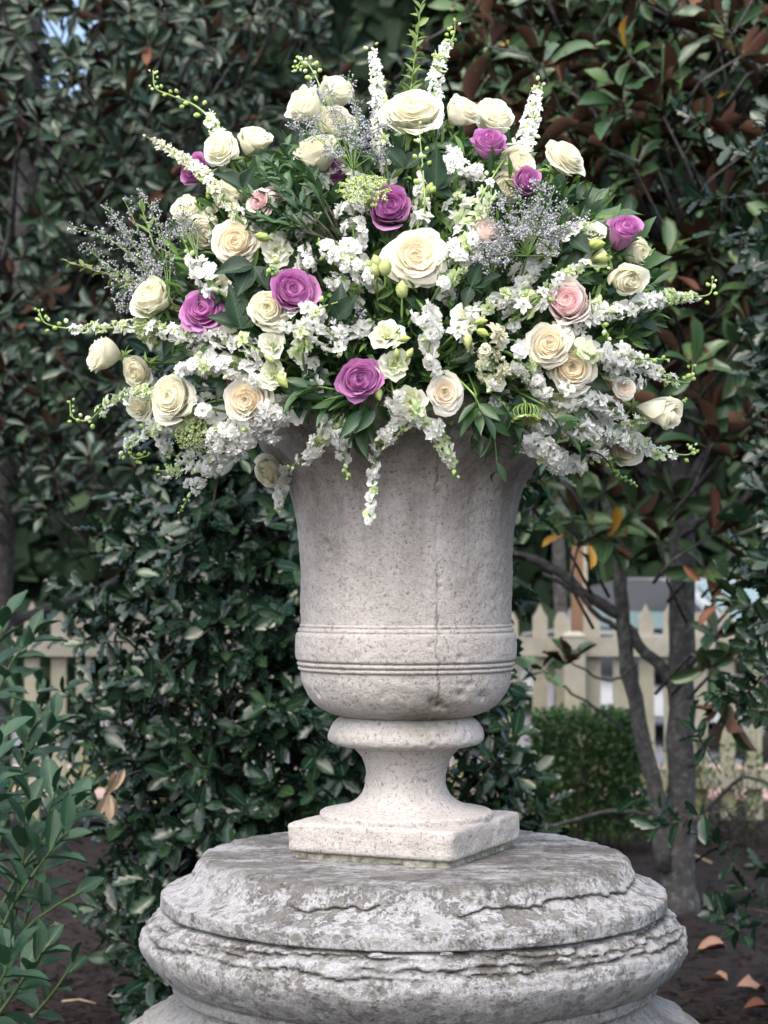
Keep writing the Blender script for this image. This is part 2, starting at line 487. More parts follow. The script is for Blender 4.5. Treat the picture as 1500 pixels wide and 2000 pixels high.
def make_mesh(name, V, totals, loops, mi, mats, smooth=True):
    me = bpy.data.meshes.new(name)
    totals = np.asarray(totals, np.int32)
    loops = np.asarray(loops, np.int32)
    me.vertices.add(len(V))
    me.vertices.foreach_set('co', np.asarray(V, np.float32).ravel())
    me.loops.add(len(loops))
    me.loops.foreach_set('vertex_index', loops)
    me.polygons.add(len(totals))
    starts = np.concatenate(([0], np.cumsum(totals)[:-1])).astype(np.int32)
    me.polygons.foreach_set('loop_start', starts)
    me.polygons.foreach_set('loop_total', totals)
    if mi is not None and len(mats) > 1:
        me.polygons.foreach_set('material_index', np.asarray(mi, np.int32))
    me.polygons.foreach_set('use_smooth', np.full(len(totals), bool(smooth)))
    for m in mats:
        me.materials.append(M[m] if isinstance(m, str) else m)
    me.update(calc_edges=True)
    return me


class Tmpl:
    """a small mesh used many times, single (as objects that share it) or joined"""
    def __init__(self, name, mb, mats, smooth=True):
        self.name, self.mats, self.smooth = name, mats, smooth
        self.V, F, self.mi = mb.arrays()
        self.tot = np.array([len(f) for f in F], np.int32)
        self.loops = np.array([i for f in F for i in f], np.int32)
        self.mi = np.array(self.mi, np.int32)
        self._mesh = {}

    def mesh(self, mats=None):
        key = tuple(mats) if mats else None
        if key not in self._mesh:
            self._mesh[key] = make_mesh(self.name, self.V, self.tot, self.loops, self.mi, mats or self.mats, self.smooth)
        return self._mesh[key]


def join_tmpl(name, items, mats=None, smooth=True):
    """items: list of (Tmpl, 4x4 ndarray); all templates have the same material list"""
    Vs, tots, loops, mis = [], [], [], []
    off = 0
    for t, m in items:
        V = t.V @ m[:3, :3].T + m[:3, 3]
        Vs.append(V)
        tots.append(t.tot)
        loops.append(t.loops + off)
        mis.append(t.mi)
        off += len(V)
    return make_mesh(name, np.concatenate(Vs), np.concatenate(tots), np.concatenate(loops), np.concatenate(mis), mats or items[0][0].mats, smooth)


def thing(name, label, cat, loc=(0, 0, 0), group=None, rot=None, kind=None):
    o = bpy.data.objects.new(name, None)
    o.empty_display_size = 0.05
    col.objects.link(o)
    o.matrix_basis = Matrix.Translation(loc) @ (rot.to_4x4() if rot else Matrix())
    o['label'] = label
    o['category'] = cat
    if group:
        o['group'] = group
    if kind:
        o['kind'] = kind
    return o


def part(name, me, parent=None, m=None, kind=None, label=None, world=False):
    """a mesh object; m is local to the parent, or a world matrix with world=True"""
    o = bpy.data.objects.new(name, me)
    col.objects.link(o)
    if parent is not None:
        o.parent = parent
        if world:
            p = parent.matrix_basis if parent.parent is None else parent.parent.matrix_basis @ parent.matrix_basis
            m = p.inverted() @ (m if m is not None else Matrix())
    if m is not None:
        o.matrix_basis = m
    if kind:
        o['kind'] = kind
    if label:
        o['label'] = label
    return o


def single(name, me, label, cat, m=None, group=None, kind=None):
    o = part(name, me, None, m, kind, label)
    o['category'] = cat
    if group:
        o['group'] = group
    return o


def structure(name, me, label, cat):
    return single(name, me, label, cat, kind='structure')


def frame(pos, y_dir, normal, sx, sy=None, sz=None):
    """4x4 ndarray: local Y along y_dir, local Z near normal"""
    y = np.asarray(y_dir, float)
    y = y / (np.linalg.norm(y) + 1e-12)
    z = np.asarray(normal, float)
    z = z - y * z.dot(y)
    nz = np.linalg.norm(z)
    if nz < 1e-6:
        z = np.cross(y, (0.3, 0.9, 0.1))
        nz = np.linalg.norm(z)
    z = z / nz
    x = np.cross(y, z)
    sy = sx if sy is None else sy
    sz = sx if sz is None else sz
    m = np.eye(4)
    m[:3, 0], m[:3, 1], m[:3, 2], m[:3, 3] = x * sx, y * sy, z * sz, pos
    return m


def spline(pts, n):
    """Catmull-Rom through pts, n samples"""
    P = [Vector(p) for p in pts]
    if len(P) == 2:
        return [P[0].lerp(P[1], i / (n - 1)) for i in range(n)]
    P = [P[0] * 2 - P[1]] + P + [P[-1] * 2 - P[-2]]
    segs = len(P) - 3
    out = []
    for i in range(n):
        t = i / (n - 1) * segs
        k = min(int(t), segs - 1)
        u = t - k
        a, b, c, d = P[k:k + 4]
        out.append(0.5 * ((2 * b) + (c - a) * u + (2 * a - 5 * b + 4 * c - d) * u * u + (3 * b - a - 3 * c + d) * u ** 3))
    return out


def unit(v):
    v = np.asarray(v, float)
    return v / (np.linalg.norm(v) + 1e-12)


def rvec():
    return unit(RNG.normal(size=3))


def perp(d):
    d = unit(d)
    a = np.cross(d, (0.13, 0.27, 0.95))
    if np.linalg.norm(a) < 1e-3:
        a = np.cross(d, (1, 0, 0))
    a = unit(a)
    return a, np.cross(d, a)


# ------------------------------------------------------------------ leaf templates (base at 0, tip at +Y = 1, upper side +Z)
def leaf_tmpl(name, widths, mats, droop=0.12, fold=0.12, wave=0.0, two=False, mid=False, seed=0, across=1):
    """widths: half widths at evenly spaced stations from base to tip"""
    rg = np.random.default_rng(seed)
    n = len(widths)
    S = np.linspace(0, 1, n)
    a = np.linspace(-1, 1, 2 * across + 1)
    P = np.zeros((n, len(a), 3))
    for i, (s, w) in enumerate(zip(S, widths)):
        ws = rg.normal() * wave
        for j, x in enumerate(a):
            P[i, j] = (x * w, s, -droop * s * s + fold * abs(x) ** 1.4 * w / max(widths) * .5 + ws * x + wave * math.sin(7 * s + 2 * x) * abs(x))
    mb = MB()
    mb.grid(P, 0)
    if two:
        Q = P.copy()
        Q[:, :, 2] -= 0.006 + 0.0 * Q[:, :, 2]
        mb.grid(Q, 1, flip=True)
    if mid:
        Q = np.zeros((n, 2, 3))
        for i, s in enumerate(S):
            ww = 0.014 * (1 - .8 * s)
            Q[i, 0] = (-ww, s, P[i, across, 2] + .006)
            Q[i, 1] = (ww, s, P[i, across, 2] + .006)
        mb.grid(Q, len(mats) - 1)
    return Tmpl(name, mb, mats)


def holly_tmpl(seed):
    rg = np.random.default_rng(seed)
    wid = [0.02, .13, .145, .205, .17, .215, .13, .13, 0.0] if seed % 2 else [0.02, .12, .165, .19, .20, .19, .155, .10, 0.0]
    n = len(wid)
    S = [0, .16, .27, .42, .52, .68, .78, .88, 1.0]
    P = np.zeros((n, 3, 3))
    for i, (s, w) in enumerate(zip(S, wid)):
        sp = 1 if i % 2 and seed % 2 and 0 < i < n - 1 else 0
        for j, x in enumerate((-1, 0, 1)):
            P[i, j] = (x * w * (1 + rg.normal() * .06), s + (.05 * sp if x else 0), -.20 * s * s + (abs(x) * (0.07 + .06 * sp + rg.normal() * .015)))
    mb = MB()
    mb.grid(P, 0)
    mb.grid(np.array([[(-.02 * (1.1 - s), s, P[i, 1, 2] + .008), (.02 * (1.1 - s), s, P[i, 1, 2] + .008)] for i, s in enumerate(S)]), 1)
    return Tmpl('leaf', mb, ['holly', 'holly_rib'])


T = {}
T['holly'] = [holly_tmpl(s) for s in range(4)]
MAGW = [.03, .10, .16, .19, .19, .155, .0]
T['mag'] = [leaf_tmpl('leaf', MAGW, ['mag_top', 'mag_under', 'mag_rib'], d, f, w, True, True, seed=s) for s, (d, f, w) in enumerate([(.10, .30, .012), (-.06, .36, .015), (.22, .22, .02), (.02, .42, .01)])]
T['gem'] = [leaf_tmpl('leaf', MAGW, ['gem_top', 'gem_under', 'mag_rib'], d, f, w, True, True, seed=s) for s, (d, f, w) in enumerate([(.10, .30, .012), (-.06, .36, .015), (.22, .22, .02), (.02, .42, .01)])]
LAUW = [.02, .11, .18, .205, .19, .125, .0]
T['laurel'] = [leaf_tmpl('leaf', LAUW, ['laurel', 'laurel_vein'], d, f, w, False, True, seed=s, across=2) for s, (d, f, w) in enumerate([(.16, .2, .010), (.05, .28, .012), (.28, .16, .016), (.10, .1, .02)])]
RUSW = [.02, .12, .16, .14, .075, .0]
T['ruscus'] = [leaf_tmpl('leaf', RUSW, ['ruscus'], d, f, .01, seed=s) for s, (d, f) in enumerate([(.12, .2), (-.1, .25), (.25, .15)])]
T['box'] = [leaf_tmpl('leaf', [.03, .22, .28, .2, .0], ['box'], d, .2, .01, seed=s) for s, d in enumerate((.1, -.05))]
T['olive'] = [leaf_tmpl('leaf', [.03, .16, .2, .14, .0], ['olive'], d, .2, .01, seed=s) for s, d in enumerate((.1, -.05))]
M['fern'] = leaf_mat('fresh_green_leaf', [(0.05, 0.11, 0.025), (0.085, 0.17, 0.04), (0.14, 0.24, 0.06)], .5, .3, .25)
T['fern'] = [leaf_tmpl('leaf', [.02, .09, .11, .08, .0], ['fern'], d, .2, .01, seed=s) for s, d in enumerate((.2, -.1))]
T['roseleaf'] = [leaf_tmpl('leaf', [.02, .17, .26, .285, .25, .16, .07, .0], ['roseleaf', 'roseleaf_rib'], d, .34, .016, False, True, seed=s, across=2) for s, d in enumerate((.12, .25, 0.0))]
T['chip'] = []
for s in range(4):
    mb = MB()
    w = .10 + .08 * s
    mb.add([(-w, 0, 0), (w * .6, 0.05, .02), (w, 1, 0), (-w * .5, .92, .03), (-w * .9, 0, .14), (w * .5, .07, .16), (w * .8, .95, .13), (-w * .5, .85, .15)],
           [(4, 5, 6, 7), (0, 1, 5, 4), (1, 2, 6, 5), (2, 3, 7, 6), (3, 0, 4, 7), (0, 3, 2, 1)])
    T['chip'].append(Tmpl('chip', mb, ['chips'], False))

# ------------------------------------------------------------------ URN and PEDESTAL
UX = 0.043


def lathe(prof, cx, cy, seg, disp=None, close_top=False, close_bottom=False, sub=1):
    """prof: list of (r, z); returns MB and the (rows, seg, 3) grid"""
    pr = [prof[0]]
    for a, b in zip(prof[:-1], prof[1:]):
        L = math.hypot(b[0] - a[0], b[1] - a[1])
        n = max(1, int(round(L / sub)))
        for i in range(1, n + 1):
            t = i / n
            pr.append((a[0] + (b[0] - a[0]) * t, a[1] + (b[1] - a[1]) * t))
    pr = np.array(pr)
    th = np.linspace(0, 2 * np.pi, seg, endpoint=False)
    rr, zz, tt = pr[:, 0][:, None] + 0 * th, pr[:, 1][:, None] + 0 * th, th[None, :] + 0 * pr[:, :1]
    extra = None
    if disp:
        rr, zz, extra = disp(rr, zz, tt)
    P = np.stack([cx + rr * np.sin(tt), cy - rr * np.cos(tt), zz], -1)     # tt = 0 faces the camera
    mb = MB()
    a, b = P.shape[:2]
    idx = np.arange(a * b).reshape(a, b)
    q = np.stack([idx[:-1], np.roll(idx[:-1], -1, 1), np.roll(idx[1:], -1, 1), idx[1:]], -1).reshape(-1, 4)
    return P, q, extra


def lathe_part(name, prof, mats, parent, cx, cy=0.0, seg=360, disp=None, sub=0.004):
    """profile runs from the top down, so the outside faces outwards"""
    P, q, extra = lathe(prof, cx, cy, seg, disp, sub=sub)
    q = q[:, ::-1]
    me = make_mesh(name, P.reshape(-1, 3), np.full(len(q), 4), q.ravel(), None, mats)
    if extra is not None:
        at = me.attributes.new('crack', 'FLOAT', 'POINT')
        at.data.foreach_set('value', extra.ravel().astype(np.float32))
    return part(name, me, parent, None, world=True)


def smooth_prof(pts, n=6):
    out = spline([(p[0], 0, p[1]) for p in pts], (len(pts) - 1) * n + 1)
    return [(p.x, p.z) for p in out]


def urn_disp(rr, zz, tt, amp=1.0):
    P = np.stack([rr * np.sin(tt), -rr * np.cos(tt), zz], -1)
    d = fbm(P * 14, 3, 3) * .0016 + fbm(P * 90, 3, 8) * .0011
    pits = vnoise(P * 120, 21)
    d = d - np.clip(pits - .5, 0, 1) * .004 * (vnoise(P * 9, 5) > -.25)
    p2 = vnoise(P * 42, 31)
    d = d - np.clip(p2 - .66, 0, 1) * .018 * (vnoise(P * 7, 35) > 0)
    # the long vertical crack
    x = rr * np.sin(tt)
    xc = .055 + .006 * vnoise(np.stack([zz * 17, 0 * zz, 0 * zz], -1), 44) * np.clip((1.36 - zz) / .1, .12, 1) + .0025 * vnoise(np.stack([zz * 55, 0 * zz, 0 * zz], -1), 4) + .002 * vnoise(np.stack([zz * 160, 0 * zz, 0 * zz], -1), 6)
    m = np.exp(-((x - xc) / .0016) ** 2) * (np.cos(tt) > 0) * (zz < 1.66) * (zz > 1.17)
    m = m * np.clip(.55 + 1.1 * vnoise(np.stack([zz * 24, 0 * zz, 0 * zz], -1), 14), .4, 1)
    d = d - m * (.0028 + .002 * vnoise(P * 40, 9))
    for (hx, hz, hr, hd) in [(.048, 1.182, .011, .012), (.062, 1.176, .008, .010), (.10, 1.196, .0055, .010), (.143, 1.189, .008, .008), (-.152, 1.475, .008, .006), (-.146, 1.458, .006, .006), (-.15, 1.442, .005, .005), (.060, 1.395, .004, .006), (.07, 1.315, .006, .006)]:
        dd = (x - hx) ** 2 + (zz - hz) ** 2
        d = d - hd * np.exp(-dd / hr ** 2) * (np.cos(tt) > 0) * (1 + .6 * vnoise(P * 110, 17))
    return rr + d * amp, zz, np.clip(m * .75 + np.clip(pits - .6, 0, 1) * .6, 0, 1)


def uz(y):
    return 1.4 + (1140 - y) / 1000.0


urn = thing('stone_urn', 'weathered grey stone urn with flared rim and square foot on the round pedestal', 'urn', (UX, 0, .893))
lathe_part('rim', smooth_prof([(.255, 1.70), (.268, 1.735), (.288, 1.742), (.302, 1.735), (.308, 1.715), (.302, 1.69), (.287, 1.676)], 5), ['urn'], urn, UX, disp=urn_disp)
lathe_part('body', smooth_prof([(.289, 1.680), (.284, 1.664), (.266, 1.641), (.248, 1.618), (.231, 1.592), (.2195, 1.556), (.2125, 1.512), (.2080, 1.455), (.2060, 1.395), (.2038, 1.33), (.2025, 1.318)], 5), ['urn'], urn, UX, disp=urn_disp, seg=420)
bandp = [(.199, 1.324), (.2045, 1.3225), (.2065, 1.319), (.2045, 1.3155), (.2085, 1.314), (.2105, 1.310), (.2085, 1.3065), (.2125, 1.305), (.2145, 1.300), (.2155, 1.285), (.2155, 1.268), (.2145, 1.256), (.2125, 1.2525), (.2085, 1.2515), (.2085, 1.250),
         (.2120, 1.2485), (.2125, 1.2455), (.2110, 1.2425), (.2070, 1.2415), (.2070, 1.2400), (.2100, 1.2385), (.2100, 1.2355), (.2080, 1.2330), (.2040, 1.2320), (.2, 1.231)]
lathe_part('band', bandp, ['urn'], urn, UX, disp=lambda r, z, t: urn_disp(r, z, t, .7), seg=420, sub=.0022)
lathe_part('belly', smooth_prof([(.2040, 1.236), (.2045, 1.225), (.2005, 1.205), (.188, 1.180), (.168, 1.160), (.140, 1.147), (.120, 1.143), (.10, 1.142)], 6), ['urn'], urn, UX, disp=urn_disp, seg=420)
lathe_part('collar', smooth_prof([(.115, 1.144), (.126, 1.143), (.141, 1.130), (.1495, 1.112), (.1495, 1.098), (.139, 1.0895), (.118, 1.0855), (.100, 1.0855)], 6), ['urn'], urn, UX, disp=urn_disp)
lathe_part('stem', smooth_prof([(.108, 1.0875), (.100, 1.079), (.086, 1.062), (.078, 1.040), (.0775, 1.022), (.082, 1.002), (.094, .985), (.115, .972), (.145, .964), (.163, .961), (.1675, .957), (.168, .9475)], 6), ['urn'], urn, UX, disp=urn_disp)


def block(name, parent, cx, cy, z0, z1, half, ang, mats, wear=.004, n=56, nz=10, chip=None):
    """a square slab with worn edges as a superellipse lathe"""
    rows = []
    zs = [(1.0, .0)]
    th = np.linspace(0, 2 * np.pi, n * 4, endpoint=False)
    c, s = np.cos(th), np.sin(th)
    e = 30.0
    rad = (np.abs(c) ** e + np.abs(s) ** e) ** (-1 / e)
    X, Y = rad * c * half, rad * s * half
    prof = [(.0, z1), (.3, z1), (.6, z1), (.8, z1), (.92, z1), (.97, z1 - .0005), (.990, z1 - .002), (.999, z1 - .006)]
    for i in range(1, nz):
        prof.append((1.0, z1 - .006 - (z1 - z0 - .012) * i / nz))
    prof += [(.999, z0 + .006), (.99, z0 + .002), (.97, z0), (.5, z0), (0, z0)]
    P = np.array([[(x * k, y * k, z) for x, y in zip(X, Y)] for k, z in prof])
    nrm = P.copy()
    nrm[..., 2] = 0
    nrm /= (np.linalg.norm(nrm, axis=-1, keepdims=True) + 1e-9)
    d = fbm(P * 40, 4, 41) * wear * .5 - np.clip(vnoise(P * 22, 47) - .4, 0, 1) * wear * 2.4 - np.clip(vnoise(P * 80, 49) - .5, 0, 1) * wear * 1.5
    side = np.array([k for k, z in prof])[:, None] > .9
    P = P + nrm * (d * side)[..., None]
    P[..., 2] += np.where(np.array([z for k, z in prof])[:, None] > (z0 + z1) / 2, np.clip(fbm(P * 25, 3, 51), -1, .3) * wear * .5 * (np.array([k for k, z in prof])[:, None] > .5), 0)
    if chip:
        P = chip(P)
    ca, sa = math.cos(ang), math.sin(ang)
    Q = P.copy()
    Q[..., 0] = cx + P[..., 0] * ca - P[..., 1] * sa
    Q[..., 1] = cy + P[..., 0] * sa + P[..., 1] * ca
    a, b = Q.shape[:2]
    idx = np.arange(a * b).reshape(a, b)
    q = np.stack([idx[:-1], np.roll(idx[:-1], -1, 1), np.roll(idx[1:], -1, 1), idx[1:]], -1).reshape(-1, 4)[:, ::-1]
    me = make_mesh(name, Q.reshape(-1, 3), np.full(len(q), 4), q.ravel(), None, mats)
    return part(name, me, parent, None, world=True)


PL_ANG = math.atan2(-.226, .081) + R(45)
block('plinth', urn, UX, 0.0, .893, .9485, .1725, PL_ANG, ['urn'], .004)
lathe_part('soil', [(.001, 1.70), (.262, 1.695)], ['soil'], urn, UX, seg=48)

PXC = 0.058
ped = thing('round_pedestal', 'massive round carved stone pedestal with cracked lichen covered mouldings under the urn', 'pedestal', (PXC, 0, 0))


def ped_disp(kind):
    def f(rr, zz, tt):
        P = np.stack([rr * np.sin(tt), -rr * np.cos(tt), zz], -1)
        ring = np.stack([np.sin(tt) * 4, np.cos(tt) * 4, zz * 3], -1)
        crack = np.zeros_like(rr)
        d = fbm(P * 9, 3, 61) * .004 + fbm(P * 45, 4, 66) * .0022 - np.clip(vnoise(P * 75, 68) - .5, 0, 1) * .006
        dz = np.zeros_like(rr)
        if kind == 'cap':
            edge = np.clip((rr - .30) / .10, 0, 1)
            n1 = vnoise(np.stack([np.sin(tt) * 5.5, np.cos(tt) * 5.5, 0 * tt], -1), 71) + .6 * vnoise(np.stack([np.sin(tt) * 14, np.cos(tt) * 14, 0 * tt], -1), 72)
            n2 = vnoise(np.stack([np.sin(tt) * 23, np.cos(tt) * 23, zz * 8], -1), 73)
            up = np.clip((zz - .815) / .05, 0, 1)
            n3 = vnoise(np.stack([np.sin(tt) * 48, np.cos(tt) * 48, zz * 20], -1), 74)
            ch = np.floor((n1 * .7 + n2 * .5) * 2.2) / 2.2
            d = d + (ch * .005 + n2 * .004 + n3 * .0025) * edge * up
            dz = dz + (fbm(P * 7, 3, 75) * .004 - np.clip(n1 + n2 * .6 - .25, 0, 1.5) * .010) * np.clip((rr - .34) / .06, 0, 1) * up
            # ragged crack half way down the slope
            zc = .838 + .008 * vnoise(np.stack([np.sin(tt) * 7, np.cos(tt) * 7, 0 * tt], -1), 77) + .004 * vnoise(np.stack([np.sin(tt) * 30, np.cos(tt) * 30, 0 * tt], -1), 78)
            on = np.clip(vnoise(np.stack([np.sin(tt) * 3, np.cos(tt) * 3, 0 * tt], -1), 79) * 3 + .9, 0, 1)
            m = np.exp(-((zz - zc) / .0022) ** 2) * on * (rr > .40)
            d, crack = d - m * .010, np.maximum(crack, m)
            d = d + np.where(zz > zc, .0025, 0) * on * (rr > .40)
            d = d - np.clip(vnoise(P * 17, 81) - .3, 0, 1) * .006 * (rr > .42)
        if kind == 'torus':
            for (z0, a1, a2, dep, step, sd) in [(.768, .006, .003, .010, .0, 83), (.742, .008, .004, .016, .006, 87), (.755, .006, .004, .012, .004, 91)]:
                zc = z0 + a1 * vnoise(np.stack([np.sin(tt) * 4.3, np.cos(tt) * 4.3, 0 * tt], -1), sd) + a2 * vnoise(np.stack([np.sin(tt) * 19, np.cos(tt) * 19, 0 * tt], -1), sd + 1) + .0025 * vnoise(np.stack([np.sin(tt) * 60, np.cos(tt) * 60, 0 * tt], -1), sd + 2)
                on = np.clip(vnoise(np.stack([np.sin(tt) * 2.6, np.cos(tt) * 2.6, 0 * tt], -1), sd + 3) * 3 + 1.1, 0, 1)
                m = np.exp(-((zz - zc) / .0024) ** 2) * on
                d, crack = d - m * dep, np.maximum(crack, m)
                d = d - np.clip((zz - zc) / .004, 0, 1) * step * on          # the layer above has flaked back
            eroded = np.clip((zz - .742) / .008, 0, 1)
            lay = fbm(np.stack([np.sin(tt) * 9, np.cos(tt) * 9, zz * 95], -1), 4, 95)
            d = d + eroded * (np.floor(lay * 4.0) / 4.0 * .0045 + lay * .002 - np.clip(vnoise(P * 46, 97) - .3, 0, 1) * .010)
            crack = np.maximum(crack, eroded * np.clip(-lay - .35, 0, 1) * .9)
            zl = .722 + .012 * vnoise(np.stack([np.sin(tt) * 6, np.cos(tt) * 6, 0 * tt], -1), 101) + .004 * vnoise(np.stack([np.sin(tt) * 31, np.cos(tt) * 31, 0 * tt], -1), 102)
            d = d - np.clip((zz - zl) / .003, 0, 1) * .0035
        if kind == 'foot':
            d = d + fbm(P * 16, 3, 105) * .003 - np.clip(vnoise(P * 30, 107) - .45, 0, 1) * .01
            n1 = vnoise(np.stack([np.sin(tt) * 6, np.cos(tt) * 6, zz * 5], -1), 109)
            d = d + n1 * .012 * np.clip((rr - .46) / .08, 0, 1)
        return rr + d, zz + dz, crack
    return f


lathe_part('cap', [(.001, .8795), (.25, .8795), (.39, .8785), (.402, .877), (.408, .873), (.413, .864), (.420, .850), (.431, .836), (.447, .824), (.466, .8155), (.481, .812), (.4855, .808), (.487, .784), (.470, .779), (.44, .778)], ['pedestal'], ped, PXC, seg=560, disp=ped_disp('cap'), sub=.0034)
lathe_part('torus_moulding', smooth_prof([(.44, .782), (.478, .780), (.500, .772), (.517, .757), (.5255, .736), (.524, .714), (.511, .690), (.490, .668), (.466, .650), (.44, .645)], 6), ['pedestal'], ped, PXC, seg=600, disp=ped_disp('torus'), sub=.0032)
lathe_part('fillet', [(.43, .652), (.462, .650), (.464, .646), (.463, .630), (.458, .626), (.44, .624)], ['pedestal'], ped, PXC, seg=360, disp=ped_disp('plain'), sub=.004)
lathe_part('scotia', smooth_prof([(.42, .630), (.446, .626), (.447, .612), (.457, .602), (.478, .588), (.500, .576), (.514, .572), (.520, .565), (.522, .556), (.545, .545), (.57, .520), (.588, .48), (.592, .44), (.584, .40), (.56, .37), (.52, .355)], 6), ['pedestal'], ped, PXC, seg=360, disp=ped_disp('foot'), sub=.005)
block('base_block', ped, PXC, 0, -.05, .362, .64, R(8), ['pedestal'], .02, nz=20)


# bed of mortar under the plinth, made of broken lumps
def mortar_chip(P):
    n = np.clip(vnoise(P * 60, 131), -1, 1)
    P[..., :2] *= (1 + .02 * n)[..., None]
    return P


mb_o = block('mortar_bed', ped, UX - .002, .004, .872, .8945, .163, PL_ANG, ['mortar'], .006, chip=mortar_chip)

# small flakes lying on the broken moulding
mb = MB()
th = np.linspace(0, 2 * np.pi, 9, endpoint=False)
rings = []
for k, (q, z) in enumerate([(.2, 1), (.8, .8), (1, .3), (.8, 0), (.2, -.1)]):
    rings.append([(q * math.cos(t) * (1 + .25 * math.sin(3 * t + k)), q * .6 * math.sin(t) * (1 + .2 * math.cos(2 * t)), z * .5) for t in th])
mb.grid(np.array(rings), 0, wrap=True, flip=True)
flake = mb.mesh('stone_flake', ['pedestal'], False)
for (fx, fy, s, a) in [(735, 1868, .012, 3), (1040, 1843, .016, 40), (1100, 1877, .012, -20), (770, 1856, .010, 70), (870, 1866, .011, 15), (690, 1874, .009, 55)]:
    D = 3.6 - math.sqrt(max(.01, .515 ** 2 - ((fx - 750) / FPX * 3.1 - PXC) ** 2))
    p = W(fx, fy, D)
    part('stone_flake', flake, ped, Matrix.Translation(p) @ Matrix.Rotation(R(a), 4, 'Z') @ Matrix.Scale(s, 4), world=True)


# ------------------------------------------------------------------ GROUND
gx = np.concatenate([[-200, -60, -20], np.linspace(-6, 6, 61), [20, 60, 200]])
gy = np.concatenate([[-60, -20, -6], np.linspace(-3, 9, 61), [20, 60, 300]])
G = np.array([[(x, y, 0.0) for x in gx] for y in gy])
G[..., 2] = np.where((np.abs(G[..., 0]) < 6.1) & (G[..., 1] > -3.1) & (G[..., 1] < 7), fbm(G * 1.7, 3, 201) * .018 - .01, -.01)
mb = MB()
mb.grid(G, 0)
structure('ground', mb.mesh('ground', ['mulch']), 'dark brown bark mulch covering the garden bed', 'ground')
mb = MB()
mb.box((-60, 8.4, -.004), (60, 10.6, .012))
structure('path', mb.mesh('path', ['paving'], False), 'pinkish gravel path running behind the picket fence', 'path')
mb = MB()
mb.box((-60, 10.6, -.01), (60, 16.5, .006))
structure('road', mb.mesh('road', ['asphalt'], False), 'grey asphalt road beyond the gravel path', 'road')
mb = MB()
mb.box((-120, 16.5, -.02), (120, 160, .02))
structure('lawn', mb.mesh('lawn', ['lawn'], False), 'green lawn beyond the road', 'lawn')

items = []
for i in range(9000):
    px, py = RNG.uniform(-60, 1560), 2040 - 420 * RNG.uniform(0, 1) ** 1.3
    p = ground_at(px, py)
    if p.y > 6.8 or (p.x - PXC) ** 2 + p.y ** 2 < .6:
        continue
    a = RNG.uniform(0, 2 * np.pi)
    d = np.array([math.cos(a), math.sin(a), RNG.normal() * .22])
    n = np.array([RNG.normal() * .3, RNG.normal() * .3, 1])
    L = RNG.uniform(.012, .05)
    items.append((T['chip'][i % 4], frame((p.x, p.y, RNG.uniform(-.004, .014)), d, n, L * .8, L, L * .5)))
single('mulch_chips', join_tmpl('mulch_chips', items, smooth=False), 'loose shredded bark chips strewn over the dark bed', 'mulch', kind='stuff')

# ------------------------------------------------------------------ plants with many leaves: registered first, then sorted by what shows
PLANTS = []       # dict(root, items[(Tmpl, matrix, mats)], keep)


def reg_leaf(plant, tm, m, mats=None):
    plant['items'].append((tm, m, mats))


def new_plant(root, keep=300, joined='foliage'):
    p = dict(root=root, items=[], keep=keep, joined=joined)
    PLANTS.append(p)
    return p


def rosette(plant, tset, p, d, n, length, spread=(22, 88), special=None, jitter=.14):
    e1, e2 = perp(d)
    d = unit(d)
    a0 = RNG.uniform(0, 6.28)
    for k in range(n):
        az = a0 + k * 2.39996
        po = R(spread[0] + (spread[1] - spread[0]) * ((k + .5) / n) ** .8 + RNG.normal() * 9)
        l = unit(math.cos(po) * d + math.sin(po) * (math.cos(az) * e1 + math.sin(az) * e2) + RNG.normal(size=3) * jitter + np.array((0, 0, -.10)))
        nn = d - l * l.dot(d) + RNG.normal(size=3) * .22
        L = length * RNG.uniform(.68, 1.12)
        wd = L * RNG.uniform(.85, 1.12)
        m = frame(np.asarray(p) + l * length * .07 - d * length * .22 * (k / n), l, nn, wd, L, L)
        mats = None
        if special and RNG.uniform() < special[0]:
            mats = special[1][RNG.integers(len(special[1]))]
        reg_leaf(plant, tset[RNG.integers(len(tset))], m, mats)


def tree_branch(root, pts, r0, r1, mat, name='branch', sides=8, n=14, wob=.0):
    pts = spline(pts, n)
    if wob:
        for i in range(1, n - 1):
            pts[i] = pts[i] + Vector(RNG.normal(size=3) * wob)
    mb = MB()
    mb.tube(pts, r0, r1, sides)
    part(name, mb.mesh(name, [mat]), root, None, world=True)
    return pts


# ---- magnolia with brown-backed leaves (behind the urn on the fence side)
mag = thing('magnolia_tree', 'tall magnolia with large glossy green leaves backed in rusty brown and slender dark trunks', 'tree', ground_at(1330, 1765))
mp = new_plant(mag)
D0 = 8.0
tree_branch(mag, [W(1322, 1790, D0), W(1328, 1650, D0), W(1330, 1400, D0), W(1330, 1150, D0), W(1338, 900, D0), W(1345, 600, D0), W(1335, 300, D0 + .2), W(1350, -100, D0 + .4), W(1340, -350, D0 + .4)], lambda t: .064 - .022 * t + .05 * math.exp(-t * 22), None, 'bark', 'trunk', 14, 36, .005)
tree_branch(mag, [W(1300, 1700, D0 - .03), W(1285, 1560, D0 - .02), W(1245, 1400, D0), W(1222, 1250, D0), W(1210, 1120, D0), W(1190, 900, D0 + .1), W(1215, 650, D0 + .3), W(1190, 300, D0 + .4), W(1160, -50, D0 + .5)], .040, .022, 'bark', 'trunk', 10, 26, .006)
